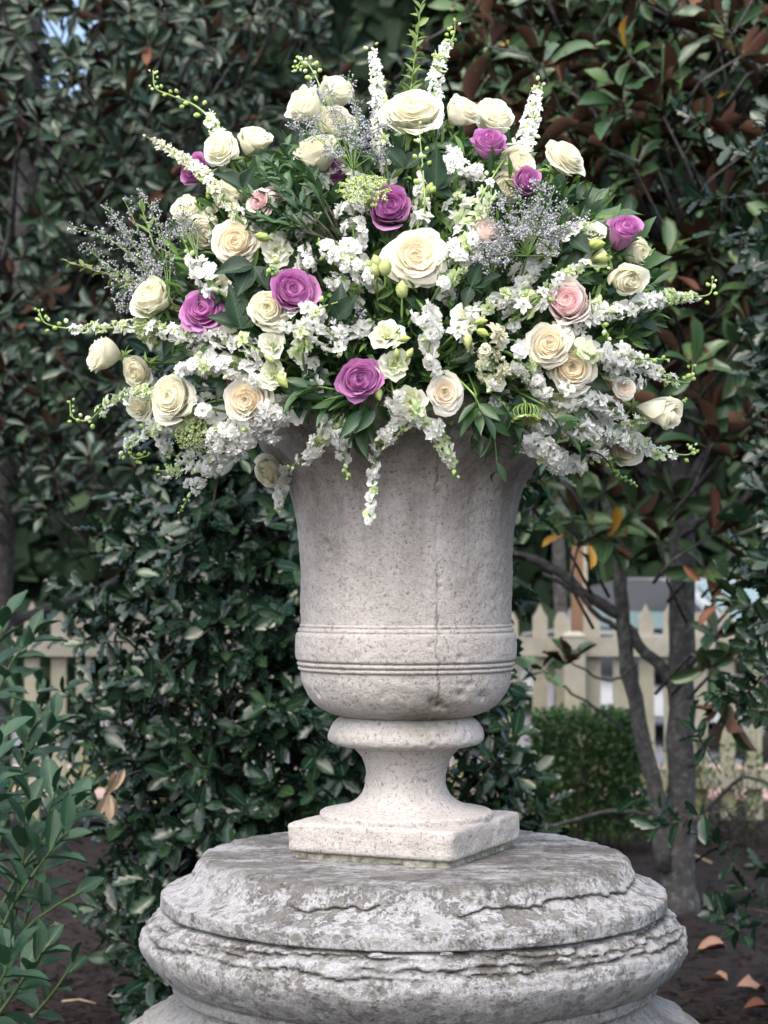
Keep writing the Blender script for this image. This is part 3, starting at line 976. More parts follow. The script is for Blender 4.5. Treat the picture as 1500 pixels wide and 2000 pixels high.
BR = [
    ([(1318, 1350), (1290, 1300), (1255, 1270), (1225, 1225)], .03, .022, 8.0),
    ([(1215, 1200), (1150, 1165), (1080, 1110), (1000, 1080), (940, 1060)], .030, .014, 7.95),
    ([(1212, 1230), (1160, 1195), (1115, 1150), (1060, 1120)], .014, .008, 7.9),
    ([(1345, 545), (1330, 590), (1290, 632), (1240, 645), (1195, 655)], .017, .010, 7.1),
    ([(1330, 1000), (1270, 930), (1230, 880), (1180, 840)], .026, .012, 7.8),
    ([(1340, 960), (1400, 850), (1460, 810), (1520, 770)], .024, .012, 7.7),
    ([(1350, 700), (1330, 560), (1345, 480), (1335, 390)], .022, .010, 7.2),
    ([(1340, 520), (1270, 420), (1250, 330), (1240, 240)], .026, .010, 7.3),
    ([(1215, 620), (1180, 480), (1185, 350), (1140, 180)], .022, .009, 7.6),
    ([(1340, 420), (1420, 300), (1440, 180), (1480, 60)], .026, .010, 7.6),
    ([(1190, 330), (1120, 230), (1080, 120), (1040, 40)], .022, .009, 8.0),
    ([(1240, 1300), (1200, 1330), (1160, 1320), (1110, 1290)], .007, .004, 7.5),
    ([(1270, 1590), (1200, 1585), (1120, 1600), (1060, 1620)], .010, .005, 7.7),
    ([(1345, 1300), (1390, 1250), (1440, 1230), (1500, 1190)], .016, .009, 7.6),
    ([(1345, 1500), (1400, 1420), (1450, 1390), (1510, 1370)], .012, .007, 7.6),
    ([(1335, 1620), (1400, 1560), (1450, 1520), (1500, 1530)], .010, .006, 7.6),
    ([(1230, 1430), (1170, 1390), (1110, 1350), (1060, 1310)], .007, .004, 7.5),
    ([(1330, 1050), (1380, 1010), (1430, 990), (1490, 930)], .014, .008, 7.6),
]
for pts, r0, r1, D in BR:
    tree_branch(mag, [W(x, y, D + (D0 - D) * (1 - i / (len(pts) - 1)) * .9) for i, (x, y) in enumerate(pts)], r0, r1, 'bark', sides=7, wob=.004)
twigs = MB()
SPM = (.007, [('yellow', 'yellow'), ('orange', 'orange'), ('mag_under', 'mag_under')])


def mag_cluster(px, py, D, n=9, L=.17, dirn=None, sp=SPM, tw=True):
    p = np.array(W(px, py, D))
    if dirn is None:
        dirn = unit(np.array((RNG.normal() * .7 + (px - 1300) / 900, -.42 + RNG.normal() * .5, .75 + RNG.normal() * .4)))
    else:
        dirn = unit(dirn)
    rosette(mp, T['mag'], p, dirn, n, L, special=sp)
    if tw:
        q = p - dirn * .20
        q2 = q + np.array((.12 * np.sign(1320 - px), .22, -.18)) * RNG.uniform(.5, 1.0)
        twigs.tube([p, q, q2], .0042, .008, 5)


n = 0
while n < 380:
    px, py = RNG.uniform(915, 1600), RNG.uniform(-110, 930)
    # thinner at the upper inside corner and towards the bottom, as the crown is
    dens = 1.0
    if px < 1000:
        dens = .55 if py < 300 else .18
    if py > 620:
        dens *= .55
    if RNG.uniform() > dens:
        continue
    n += 1
    mag_cluster(px, py, RNG.uniform(6.7, 8.9), int(RNG.integers(7, 11)), RNG.uniform(.155, .20))
for (px, py, D, dx) in [(1055, 930, 7.4, -.2), (1120, 1010, 7.2, 0), (1180, 960, 7.5, .1), (1040, 1000, 7.6, -.4), (1240, 1000, 7.4, .2), (1130, 1060, 7.3, .1), (1190, 1050, 7.3, .3),
                        (1400, 1040, 7.2, .3), (1290, 1050, 7.3, -.1), (1380, 1110, 7.3, .1), (1460, 1120, 7.5, .2), (1390, 1310, 7.1, .2), (1440, 1290, 7.2, .3), (1470, 1200, 7.4, .3), (1400, 1240, 7.5, -.1), (1010, 930, 7.8, -.3), (1090, 955, 7.8, -.2), (1320, 980, 7.7, .0), (1440, 1040, 7.8, .1)]:
    mag_cluster(px, py, D, int(RNG.integers(6, 9)), .17, (dx, -.5 + RNG.normal() * .3, .25 + RNG.normal() * .4), (.04, SPM[1]))
for (px, py, D, dx) in [(1060, 1305, 7.5, -.3), (1108, 1290, 7.5, .3)]:
    mag_cluster(px, py, D, 6, .125, (dx, -.2, .8), None, False)
for (px, py) in [(1410, 1350), (1425, 1380)]:
    mag_cluster(px, py, 7.1, 5, .17, (.1, -.3, -.9), None, False)
# single coloured leaves that stand out
for (px, py, D, mt, L, dx, dz) in [(1147, 1062, 7.2, 'yellow', .13, .1, -1), (1100, 1045, 7.2, 'yellow', .12, -1, -.45), (1200, 1070, 7.3, 'orange', .11, .8, -.5), (1275, 550, 7.0, 'orange', .15, -.9, -.5), (1320, 540, 7.0, 'orange', .15, .6, -.5), (1305, 535, 6.9, 'yellow', .10, -.6, -.7), (1395, 192, 7.3, 'yellow', .08, .9, .5), (1455, 65, 7.4, 'orange', .08, .7, -.6), (1335, 1105, 7.1, 'orange', .11, .7, -.7), (1400, 1185, 7.0, 'orange', .13, -.7, -.6)]:
    p = np.array(W(px, py, D))
    L *= .82
    reg_leaf(mp, T['mag'][int(px) % 4], frame(p, (dx, -.35, dz), (.6 - 1.2 * (int(py) % 2), -.75, .35), L * .9, L, L), (mt, mt))
part('twigs', twigs.mesh('twigs', ['bark']), mag, None, kind='stuff', world=True)

# ---- darker small-leaved magnolia on the other side
gem = thing('dark_magnolia_tree', 'broad dark magnolia with dense small brown-backed leaves rising above the holly bush', 'tree', (-2.1, 6.3, 0))
gp = new_plant(gem)
tree_branch(gem, [(-2.1, 6.3, -.05), (-2.08, 6.3, 1.2), (-2.0, 6.2, 2.6), (-1.9, 6.3, 4.2), (-1.9, 6.3, 5.4)], .10, .03, 'bark', 'trunk', 10, 16, .01)
for i in range(14):
    z = .9 + i * .28
    a = i * 2.4
    rr = 1.5 - .12 * i
    tree_branch(gem, [(-2.05, 6.3, z), (-2.05 + math.sin(a) * rr * .5, 6.3 - math.cos(a) * rr * .5, z + .2), (-2.05 + math.sin(a) * rr, 6.3 - math.cos(a) * rr, z + .55)], .03, .008, 'bark', sides=6, n=8, wob=.01)
twigs = MB()


def gem_cluster(px, py, D, n=9, L=.125):
    p = np.array(W(px, py, D))
    dirn = unit(np.array((RNG.normal() * .6 + (px - 260) / 700, -.85 + RNG.normal() * .5, .62 + RNG.normal() * .45)))
    rosette(gp, T['gem'], p, dirn, n, L, special=(.012, [('orange', 'gem_under'), ('gem_under', 'gem_under')]))
    q = p - dirn * .16
    twigs.tube([p, q, q + np.array((.1 * np.sign(150 - px), .18, -.16))], .0035, .007, 4)


n = 0
while n < 560:
    px, py = RNG.uniform(-140, 640), RNG.uniform(-140, 1010)
    dens = 1.0
    if px > 540:
        dens = .5 if py < 420 else .2
    if 60 < px < 250 and py < 170:
        dens = .62                                   # the open notch at the top where the sky shows
    if px < 150 and 330 < py < 470:
        dens *= .35
    if 380 < px < 560 and py < 60:
        dens *= .7
    if py > 760:
        dens *= .65
    if RNG.uniform() > dens:
        continue
    n += 1
    gem_cluster(px, py, RNG.uniform(8.3, 10.6), int(RNG.integers(7, 11)), RNG.uniform(.105, .145))
for i in range(18):
    gem_cluster(RNG.uniform(560, 830), RNG.uniform(95, 420), RNG.uniform(8.4, 9.4), 8, .15)
part('twigs', twigs.mesh('twigs', ['bark']), gem, None, kind='stuff', world=True)


# ---- hollies
def holly_bush(label, base, shapefn, count, keep=300, L=.062, per=10, name='holly_bush', tset='holly', stems=7, core=None):
    root = thing(name, label, 'bush', base)
    pl = new_plant(root, keep)
    tw = MB()
    base = np.array(base)
    for i in range(stems):
        a = i * 2.4
        e = base + np.array((math.cos(a) * .30, math.sin(a) * .25, RNG.uniform(.9, 1.5)))
        pts = spline([base + np.array((math.cos(a) * .05, math.sin(a) * .05, -.03)), (base + e) / 2 + np.array((math.cos(a) * .02, math.sin(a) * .02, 0)), e], 8)
        mbb = MB()
        mbb.tube(pts, .017, .007, 6)
        part('branch', mbb.mesh('branch', ['darktwig']), root, None, world=True)
    for i in range(count + (260 if core else 0)):
        p, d = shapefn() if i < count else core()
        d = unit(d)
        ln = RNG.uniform(.10, .20)
        e1, e2 = perp(d)
        tw.tube([p - d * .12, p + d * ln * .5, p + d * ln], .0028, .0012, 4)
        for k in range(per):
            s = (k + .5) / per
            az = k * 2.39996 + i
            l = unit(d * (.25 + .65 * s) + (math.cos(az) * e1 + math.sin(az) * e2) * (1.05 - .5 * s) + RNG.normal(size=3) * .15)
            nn = d * 1.0 + np.array((0, -.25, .55)) + RNG.normal(size=3) * .35
            LL = L * RNG.uniform(.6, 1.35)
            reg_leaf(pl, T[tset][RNG.integers(len(T[tset]))], frame(p + d * ln * (s * 1.0), l, nn, LL * 1.1, LL, LL))
    part('twigs', tw.mesh('twigs', ['darktwig']), root, None, kind='stuff', world=True)
    return root, pl


def shape_main():
    """a tall rounded bush; more sprigs on the camera side"""
    while True:
        a = RNG.uniform(0, 2 * np.pi)
        if math.sin(a) > .3 and RNG.uniform() < .65:
            continue
        z = RNG.uniform(.02, 2.05)
        rad = .67 * (1 - .30 * (z / 2.05) ** 2.2) * (.80 + .2 * min(1, z / .4))
        rad *= 1 + .16 * math.sin(3.1 * a + 4 * z) + .10 * math.sin(7 * a - 6 * z)
        q = RNG.uniform(.30, 1.0) ** .6
        c = np.array((-.24, 2.35, 0))
        p = c + np.array((math.cos(a) * rad * q, math.sin(a) * rad * .85 * q, z))
        d = np.array((math.cos(a), math.sin(a) - .15, .35 + RNG.normal() * .35)) + RNG.normal(size=3) * .35
        return p, d


def core_():
    a, z, q = RNG.uniform(0, 6.28), RNG.uniform(.02, 1.9), RNG.uniform(0, .5)
    return np.array((-.24 + math.cos(a) * q, 2.45 + math.sin(a) * q, z)), RNG.normal(size=3)


holly_bush('dense dark glossy holly bush standing just behind the urn beside the laurel', (-.24, 2.35, 0), shape_main, 1080, L=.074, per=9, core=core_)


def shape_side():
    while True:
        a = RNG.uniform(0, 2 * np.pi)
        z = RNG.uniform(.15, 2.9)
        if z < .95 and RNG.uniform() < .78:
            continue
        rad = .60 * (.75 + .25 * math.sin(z * 2.2 + .6)) * (1 + .18 * math.sin(4 * a + 3 * z))
        if .58 < z < .95 and RNG.uniform() < .75:
            continue
        q = RNG.uniform(.5, 1.0) ** .6
        p = np.array((1.57, 2.1, 0)) + np.array((math.cos(a) * rad * q, math.sin(a) * rad * q, z))
        if math.cos(a) > .75 and RNG.uniform() < .6:
            continue
        d = np.array((math.cos(a), math.sin(a) - .2, .2 + RNG.normal() * .4)) + RNG.normal(size=3) * .3
        return p, d


holly_bush('glossy holly bush with spiny bluish green leaves in front of the brown-backed magnolia', (1.57, 2.1, 0), shape_side, 380, L=.072)

# ---- cherry laurel close to the camera's side of the bed
laur = thing('cherry_laurel', 'cherry laurel with long smooth mid green leaves on upright stems over bare mulch', 'shrub', ground_at(-60, 1990))
lp = new_plant(laur)


def laurel_stem(pts, D, n, L, r0=.006, dD=0.0):
    P = spline([W(x, y, D + dD * i / (len(pts) - 1)) for i, (x, y) in enumerate(pts)], 16)
    mbb = MB()
    mbb.tube(P, r0, .0025, 6)
    part('branch', mbb.mesh('branch', ['laurelstem']), laur, None, world=True)
    n = int(n * 1.35)
    for k in range(n):
        s = .12 + .88 * (k + .6) / n
        i = min(14, int(s * 15))
        p = np.array(P[i].lerp(P[i + 1], s * 15 - i))
        d = unit(np.array(P[i + 1] - P[i]))
        e1, e2 = perp(d)
        az = k * 2.39996 + RNG.uniform(0, .5)
        l = unit(d * (.35 + .8 * s * s) + (math.cos(az) * e1 + math.sin(az) * e2) * (1 - .35 * s) + RNG.normal(size=3) * .12 + np.array((0, 0, -.05)))
        nn = d * .8 + np.array((0, -.45, .8)) + RNG.normal(size=3) * .2
        LL = .90 * L * RNG.uniform(.7, 1.12)
        reg_leaf(lp, T['laurel'][RNG.integers(4)], frame(p, l, nn, LL * 1.05, LL, LL))


for (pts, D, n, L) in [
    ([(-20, 2080), (20, 1850), (45, 1680), (60, 1560)], 4.35, 13, .115),
    ([(-30, 2050), (60, 1760), (80, 1640), (110, 1540)], 4.5, 13, .12),
    ([(-60, 2000), (10, 1800), (70, 1700), (130, 1625)], 4.3, 12, .12),
    ([(-60, 2000), (40, 1830), (100, 1775), (160, 1740)], 4.3, 4, .085),
    ([(-60, 2060), (20, 1950), (50, 1905), (90, 1850)], 4.15, 10, .115),
    ([(-40, 2100), (60, 1990), (110, 1930), (150, 1870)], 4.3, 5, .10),
    ([(-100, 1900), (-60, 1700), (-30, 1560), (0, 1440)], 4.4, 14, .125),
    ([(-100, 1900), (-50, 1500), (-20, 1330), (10, 1200)], 4.8, 14, .12),
    ([(-80, 1900), (20, 1580), (60, 1480), (110, 1400)], 5.0, 12, .115),
    ([(-80, 1800), (-20, 1420), (20, 1300), (70, 1235)], 5.2, 13, .12),
    ([(-90, 1800), (-10, 1600), (40, 1500), (60, 1420)], 4.9, 13, .12),
    ([(-60, 1900), (40, 1700), (110, 1620), (150, 1570)], 4.7, 11, .11),
    ([(-60, 2100), (-20, 1960), (10, 1900), (20, 1850)], 4.0, 9, .115),
    ([(-100, 1800), (-40, 1640), (-20, 1560), (-10, 1480)], 4.2, 10, .12),
]:
    laurel_stem(pts, D, n, L)

# a second, further evergreen clump that closes the gap between laurel and holly
lau2 = thing('low_laurel_bush', 'low laurel bush half hidden between the holly and the taller laurel stems', 'shrub', ground_at(120, 1640))
lp_keep = lp
lp = new_plant(lau2)
laur_keep, laur = laur, lau2
for (pts, D, n, L) in [
    ([(60, 1700), (90, 1600), (140, 1500), (150, 1420)], 6.3, 12, .10),
    ([(80, 1700), (150, 1600), (190, 1530), (210, 1460)], 6.4, 12, .10),
    ([(40, 1700), (50, 1560), (60, 1460), (80, 1330)], 6.6, 13, .11),
    ([(0, 1700), (0, 1500), (30, 1360), (40, 1280)], 6.4, 13, .11),
    ([(110, 1650), (150, 1540), (170, 1440), (160, 1370)], 6.7, 12, .10),
]:
    laurel_stem(pts, D, n, L)
laur, lp = laur_keep, lp_keep

# ---- clipped box shrub in front of the fence
boxr = thing('box_shrub', 'small clipped box shrub with bright green top in front of the picket fence', 'shrub', (1.12, 6.2, 0))
bp = new_plant(boxr)
tw = MB()
for i in range(26):
    a, q = RNG.uniform(0, 6.28), RNG.uniform(0, .28)
    p0 = np.array((1.08 + math.cos(a) * q * .8, 6.2 + math.sin(a) * q * .8, 0))
    p1 = np.array((1.08 + math.cos(a) * q * 1.1, 6.2 + math.sin(a) * q, .55))
    tw.tube([p0, (p0 + p1) / 2 + RNG.normal(size=3) * .02, p1], .006, .003, 4)
part('twigs', tw.mesh('twigs', ['darktwig']), boxr, None, kind='stuff', world=True)
for i in range(6500):
    a, q = RNG.uniform(0, 6.28), RNG.uniform(0, 1) ** .4
    z = RNG.uniform(0.0, 1.0) ** .8
    rad = .315 * (1 - .25 * max(0, z - .75) * 2)
    p = np.array((1.08 + math.cos(a) * rad * q, 6.2 + math.sin(a) * rad * q, .06 + .66 * z + .02 * math.sin(9 * a)))
    d = unit(np.array((math.cos(a), math.sin(a), .5)) + RNG.normal(size=3) * .6)
    reg_leaf(bp, T['box'][i % 2], frame(p, d, RNG.normal(size=3) * .5 + np.array((0, -.2, 1)), .036, .036 * RNG.uniform(.7, 1.2), .036))

# ---- a sparse low shrub to the other side of the magnolia trunk
low = thing('leafless_shrub', 'twiggy half bare shrub under the magnolia beside its trunk', 'shrub', ground_at(1420, 1660))
bp2 = new_plant(low)
b0 = np.array(ground_at(1430, 1650))
tw = MB()
for i in range(40):
    d = unit(np.array((RNG.normal() * .55, RNG.normal() * .4, 1.0)))
    p1 = b0 + d * RNG.uniform(.3, .75) + np.array((RNG.normal() * .15, 0, 0))
    tw.tube([b0 + RNG.normal(size=3) * np.array((.12, .1, 0)), (b0 + p1) / 2 + RNG.normal(size=3) * .05, p1], .005, .002, 4)
    for k in range(14):
        q = p1 - d * RNG.uniform(0, .25) + RNG.normal(size=3) * .05
        reg_leaf(bp2, T['box'][k % 2], frame(q, rvec(), np.array((0, -.2, 1)) + RNG.normal(size=3) * .5, .03, .032, .03))
part('twigs', tw.mesh('twigs', ['darktwig']), low, None, kind='stuff', world=True)


# ---- global depth sort: the leaves that show largest become objects of their own
def finish_plants():
    pts, own = [], []
    gid = 0
    for p in PLANTS:
        for (t, m, mt) in p['items']:
            V = t.V @ m[:3, :3].T + m[:3, 3]
            pts.append(V)
            own.append(np.full(len(V), gid))
            gid += 1
    P, own = np.concatenate(pts), np.concatenate(own)
    x, y, d = PX(P)
    ok = (x > 0) & (x < 1500) & (y > 0) & (y < 2000)
    far = d > 4.0
    hid = (((x - 790) / 520) ** 2 + ((y - 560) / 400) ** 2 < 1) | ((np.abs(x - 793) < 205) & (y > 800) & (y < 1400)) | ((np.abs(x - 810) < 420) & (y > 1690))
    ok &= ~(far & hid)
    cell = (y // 7).astype(int) * 300 + (x // 7).astype(int)
    x, y, d, own, cell = x[ok], y[ok], d[ok], own[ok], cell[ok]
    o = np.lexsort((d, cell))
    first = np.ones(len(o), bool)
    first[1:] = cell[o][1:] != cell[o][:-1]
    score = np.bincount(own[o][first], minlength=gid).astype(float)
    gid = 0
    for p in PLANTS:
        n = len(p['items'])
        sc = score[gid:gid + n] + np.linspace(0, .01, n)
        gid += n
        order = np.argsort(-sc)
        keep = set(int(i) for i in order[:p['keep']] if sc[i] >= 1)
        special = [i for i, it in enumerate(p['items']) if it[2]]
        keep |= set(i for i in special if sc[i] >= 1)
        if len(keep) > p['keep'] + 20:
            pass
        for i in sorted(keep):
            t, m, mt = p['items'][i]
            part('leaf', t.mesh(mt), p['root'], Matrix(m.tolist()), world=True)
        rest = [(p['items'][i][0], p['items'][i][1]) for i in range(n) if i not in keep]
        if rest:
            part(p['joined'], join_tmpl(p['joined'], rest), p['root'], None, kind='stuff', world=True)


finish_plants()

# ---- conifers far behind
CON = []
for v in range(2):
    mb = MB()
    rg = np.random.default_rng(300 + v)
    for i in range(7000):
        h = rg.uniform(0, 1) ** .8
        a = rg.uniform(0, 6.28)
        rad = (.10 + .95 * (1 - h) ** .8) * (1 + .25 * math.sin(5 * a + 9 * h) + .15 * math.sin(11 * a - 17 * h)) * rg.uniform(.5, 1) ** .5
        p = np.array((math.cos(a) * rad, math.sin(a) * rad, h * 4.0))
        d = unit(np.array((math.cos(a), math.sin(a), -.15 + rg.normal() * .5)) + rg.normal(size=3) * .35)
        n = unit(rg.normal(size=3) + np.array((0, 0, .6)))
        m = frame(p, d, n, 1)
        L, w = rg.uniform(.10, .26), rg.uniform(.018, .045)
        V = np.array([(-w, 0, 0), (w, 0, 0), (w * 1.6, L * .55, -.02), (0, L, -.05), (-w * 1.6, L * .55, -.02)])
        mb.add(V @ m[:3, :3].T + m[:3, 3], [(0, 1, 2, 4), (4, 2, 3)])
    CON.append(mb.mesh('crown', ['conifer']))
TRK = MB()
TRK.tube([(0, 0, -.05), (0, 0, 2), (0, 0, 3.9)], .12, .02, 7)
trk = TRK.mesh('trunk', ['darktwig'])
for i, (px, D, s, sz, what) in enumerate([(-80, 21.5, 2.2, 2.1, 'partly hidden at the outer side of the dark magnolia'), (150, 24, 2.1, 1.9, 'lower evergreen under the thin magnolia top'), (385, 21, 1.9, 2.6, 'evergreen directly behind the thick of the dark magnolia'), (560, 22.5, 2.3, 3.1, 'evergreen behind the edge of the dark magnolia'), (760, 24, 2.2, 3.0, 'evergreen straight behind the highest flowers'), (930, 21.5, 2.0, 3.1, 'evergreen between the tallest sprig and the magnolia'), (1120, 23.5, 2.3, 3.1, 'evergreen behind the timber post'), (1350, 24, 2.0, 2.5, 'evergreen behind the parked car'), (1580, 23, 2.3, 2.7, 'evergreen behind the spiny holly')]):
    p = W(px, 1140, D)
    o = thing('conifer_tree', 'dark feathery conifer beyond the road, ' + what, 'tree', (p.x, p.y, 0), 'conifers beyond the road')
    m = Matrix.Rotation(i * 1.9, 4, 'Z') @ Matrix.Diagonal((s, s, sz, 1))
    part('crown', CON[i % 2], o, m, kind='stuff')
    part('trunk', trk, o, Matrix.Diagonal((s, s, sz, 1)))

# ------------------------------------------------------------------ FENCE and things beyond it
FD = 10.7
fy = CAM.y + FD
fence = thing('picket_fence', 'pale weathered picket fence with algae stains behind the shrubs', 'fence', (0, fy, 0))


def picket_mesh(h, w, pointed):
    mb = MB()
    prof = [(-w, 0), (w, 0), (w, h - .05), (w * .45, h - (.0 if not pointed else .015)), (0, h + (.028 if pointed else 0)), (-w * .45, h - (.0 if not pointed else .015)), (-w, h - .05)]
    F = [(x, -.011, z) for x, z in prof]
    B = [(x, .011, z) for x, z in prof]
    n = len(prof)
    mb.add(F + B, [tuple(range(n)), tuple(range(2 * n - 1, n - 1, -1))] + [((i + 1) % n, i, i + n, (i + 1) % n + n) for i in range(n)])
    return mb.mesh('picket', ['fence'], False)


PK = [picket_mesh(1.22, .043, True), picket_mesh(1.20, .044, False), picket_mesh(1.235, .043, True)]
xs = np.arange(-2.35, 2.6, .155)
for i, x in enumerate(xs):
    part('picket', PK[[0, 1, 2, 1, 0, 2, 1][i % 7]], fence, Matrix.Translation((x + RNG.normal() * .006, .045, .035)) @ Matrix.Rotation(RNG.normal() * .012, 4, 'Y'))
for z in (.98, .22):
    mb = MB()
    mb.box((-2.45, -.02, z), (2.62, .032, z + .11))
    part('rail', mb.mesh('rail', ['fence'], False), fence)
for px in (1117, 300, 1640):
    x = W(px, 1140, FD).x
    mb = MB()
    mb.box((x - .058, -.125, -.02), (x + .058, -.022, 1.10))
    mb.add([(x - .066, -.133, 1.10), (x + .066, -.133, 1.10), (x + .066, -.014, 1.10), (x - .066, -.014, 1.10), (x - .04, -.1, 1.125), (x + .04, -.1, 1.125), (x + .04, -.04, 1.125), (x - .04, -.04, 1.125)],
           [(0, 1, 5, 4), (1, 2, 6, 5), (2, 3, 7, 6), (3, 0, 4, 7), (4, 5, 6, 7), (3, 2, 1, 0)])
    part('post', mb.mesh('post', ['fence'], False), fence)

M['tanwood'] = plain_mat('raw_timber', (0.15, 0.09, 0.055), (0.21, 0.13, 0.08), 12, .8, .2)
p = W(1127, 1140, 12.0)
mb = MB()
mb.box((-.036, -.045, -.02), (.036, .045, 1.68))
mb.box((.0365, -.044, .0), (.062, .044, 1.665))
tp = thing('timber_post', 'raw tan timber post standing behind the picket fence', 'post', (p.x, p.y, 0))
mb = MB()
mb.box((-.036, -.045, -.02), (.036, .045, 1.68))
part('beam', mb.mesh('beam', ['tanwood'], False), tp)
mb = MB()
mb.box((.0365, -.044, -.02), (.062, .044, 1.665))
part('edge_board', mb.mesh('edge_board', ['fence'], False), tp)
p = W(1093, 1140, 12.4)
yt = thing('slender_trunk_tree', 'young tree with one slender straight dark trunk behind the picket fence', 'tree', (p.x, p.y, 0))
tree_branch(yt, [(p.x, p.y, -.03), (p.x + .01, p.y, 1.0), (p.x - .02, p.y, 2.2), (p.x, p.y, 3.4)], .055, .03, 'bark', 'trunk', 9, 12, .004)
mb = MB()
rg = np.random.default_rng(77)
for i in range(900):
    q = rg.normal(size=3) * np.array((.5, .4, .55)) + np.array((p.x, p.y, 3.6))
    m = frame(q, rg.normal(size=3), rg.normal(size=3), .09)
    mb.add(T['box'][0].V @ m[:3, :3].T + m[:3, 3], [T['box'][0].loops[j:j + 4] for j in range(0, len(T['box'][0].loops), 4)])
part('crown', mb.mesh('crown', ['ruscus']), yt, None, kind='stuff', world=True)

# parked car beyond the fence
M['carpaint'] = plain_mat('grey_car_paint', (0.24, 0.26, 0.28), (0.27, 0.29, 0.31), 3, .3, 0, 0, .5)
M['glass'] = plain_mat('sky_toned_glass', (0.13, 0.20, 0.21), (0.17, 0.24, 0.25), 2, .15, 0, 0, .5)  # sky reflection put into the pale blue base colour of the glass
M['rubber'] = plain_mat('tyre_rubber', (0.02, 0.02, 0.02), (0.03, 0.03, 0.03), 10, .8)
M['rimmetal'] = plain_mat('wheel_alloy', (0.35, 0.35, 0.36), (0.42, 0.42, 0.43), 10, .35, 0, 0, .5, metallic=.6)
M['lamp'] = plain_mat('head_lamp', (0.75, 0.75, 0.74), (0.8, 0.8, 0.8), 10, .15, 0, 0, .6)
cp = W(1418, 1140, 16.2)
carm = Matrix.Translation((cp.x, cp.y, .012)) @ Matrix.Rotation(R(-62), 4, 'Z')
car = thing('parked_car', 'grey car with pale blue windscreen parked beyond the picket fence', 'car', (cp.x, cp.y, .012), rot=Matrix.Rotation(R(-62), 3, 'Z'))
# side outline (x forward, z up); body lower shell and glasshouse as lofted sections
low_o = [(-2.15, .35), (-2.2, .62), (-2.1, .92), (-1.5, .97), (-.6, .96), (.75, .95), (1.5, .86), (2.0, .74), (2.15, .55), (2.12, .33), (1.5, .24), (-1.5, .24)]


def loft(outline, ys, scl, mat, name, par):
    mb = MB()
    c = np.mean(outline, 0)
    P = np.array([[((x - c[0]) * s + c[0], y, (z - c[1]) * s + c[1]) for x, z in outline] for y, s in zip(ys, scl)])
    base = mb.n
    mb.grid(P, 0, wrap=True)
    n = len(outline)
    mb.f.append(tuple(range(n)))
    mb.m.append(0)
    mb.f.append(tuple(range((len(ys) - 1) * n + n - 1, (len(ys) - 1) * n - 1, -1)))
    mb.m.append(0)
    return part(name, mb.mesh(name, [mat]), par)


loft(low_o, [-.86, -.80, -.6, .6, .80, .86], [.93, .99, 1, 1, .99, .93], 'carpaint', 'body', car)
loft([(-1.75, .955), (-1.15, 1.36), (-.6, 1.44), (.0, 1.43), (.25, 1.38), (.98, .94)], [-.70, -.62, .62, .70], [.96, 1, 1, .96], 'carpaint', 'cabin', car)


def quad_part(name, q, mat, t=.006):
    q = [Vector(v) for v in q]
    nn = (q[1] - q[0]).cross(q[3] - q[0]).normalized() * t
    mb = MB()
    mb.add([tuple(v + nn) for v in q] + [tuple(v - nn) for v in q], [(0, 1, 2, 3), (7, 6, 5, 4), (1, 0, 4, 5), (2, 1, 5, 6), (3, 2, 6, 7), (0, 3, 7, 4)])
    return part(name, mb.mesh(name, [mat], False), car)


quad_part('windscreen', [(.99, -.60, .965), (.99, .60, .965), (.31, .56, 1.385), (.31, -.56, 1.385)], 'glass', .012)
quad_part('rear_window', [(-1.73, .58, .985), (-1.73, -.58, .985), (-1.20, -.54, 1.345), (-1.20, .54, 1.345)], 'glass', .012)
for s in (-1, 1):
    quad_part('side_window', [(-1.2, s * .69, 1.0), (.55, s * .69, 1.0), (.05, s * .665, 1.36), (-.95, s * .665, 1.36)], 'glass', .02)
    quad_part('headlight', [(2.05, s * .45, .60), (2.0, s * .80, .60), (1.96, s * .80, .72), (2.01, s * .45, .72)], 'lamp', .03)
    for x in (-1.35, 1.4):
        w = thing('tmp', 'x', 'x')
        bpy.data.objects.remove(w)
        mb = MB()
        ring = [(.34, -.10), (.36, -.05), (.36, .05), (.34, .10), (.22, .11)]
        th = np.linspace(0, 2 * np.pi, 24, endpoint=False)
        P = np.array([[(x + r * math.cos(t), s * .80 + s * y, .33 + r * math.sin(t)) for t in th] for r, y in [(.02, -.1)] + ring])
        mb.grid(P, 0, wrap=True)
        wl = part('wheel', mb.mesh('wheel', ['rubber']), car)
        mb = MB()
        P = np.array([[(x + r * math.cos(t), s * .80 + s * y, .33 + r * math.sin(t)) for t in th] for r, y in [(.22, .108), (.19, .085), (.06, .095), (.005, .095)]])
        mb.grid(P, 0, wrap=True)
        part('rim', mb.mesh('rim', ['rimmetal']), wl)

# ------------------------------------------------------------------ BOUQUET
def dome(px, py, off=0.0):
    """depth of the bouquet's outer surface on a pixel: a rounded dome over the urn; hangs clear of the rim below it"""
    u = (px - 793) / 640.0
    v = (py - 640) / (560.0 if py < 640 else 400.0)
    s = max(0.0, 1 - u * u - v * v)
    D = 3.6 - .42 * math.sqrt(s)
    x = abs(px - 793) / 1000.0
    if py > 780 and x < .325:
        D = min(D, 3.6 - math.sqrt(.335 ** 2 - x * x * .94))
    return D + off


def mouth(p):
    """where a stem that ends at p goes into the urn"""
    dx, dy = p[0] - UX, p[1]
    q = min(1.0, .16 / (math.hypot(dx, dy) + 1e-6))
    return Vector((UX + dx * q, dy * q, 1.70))


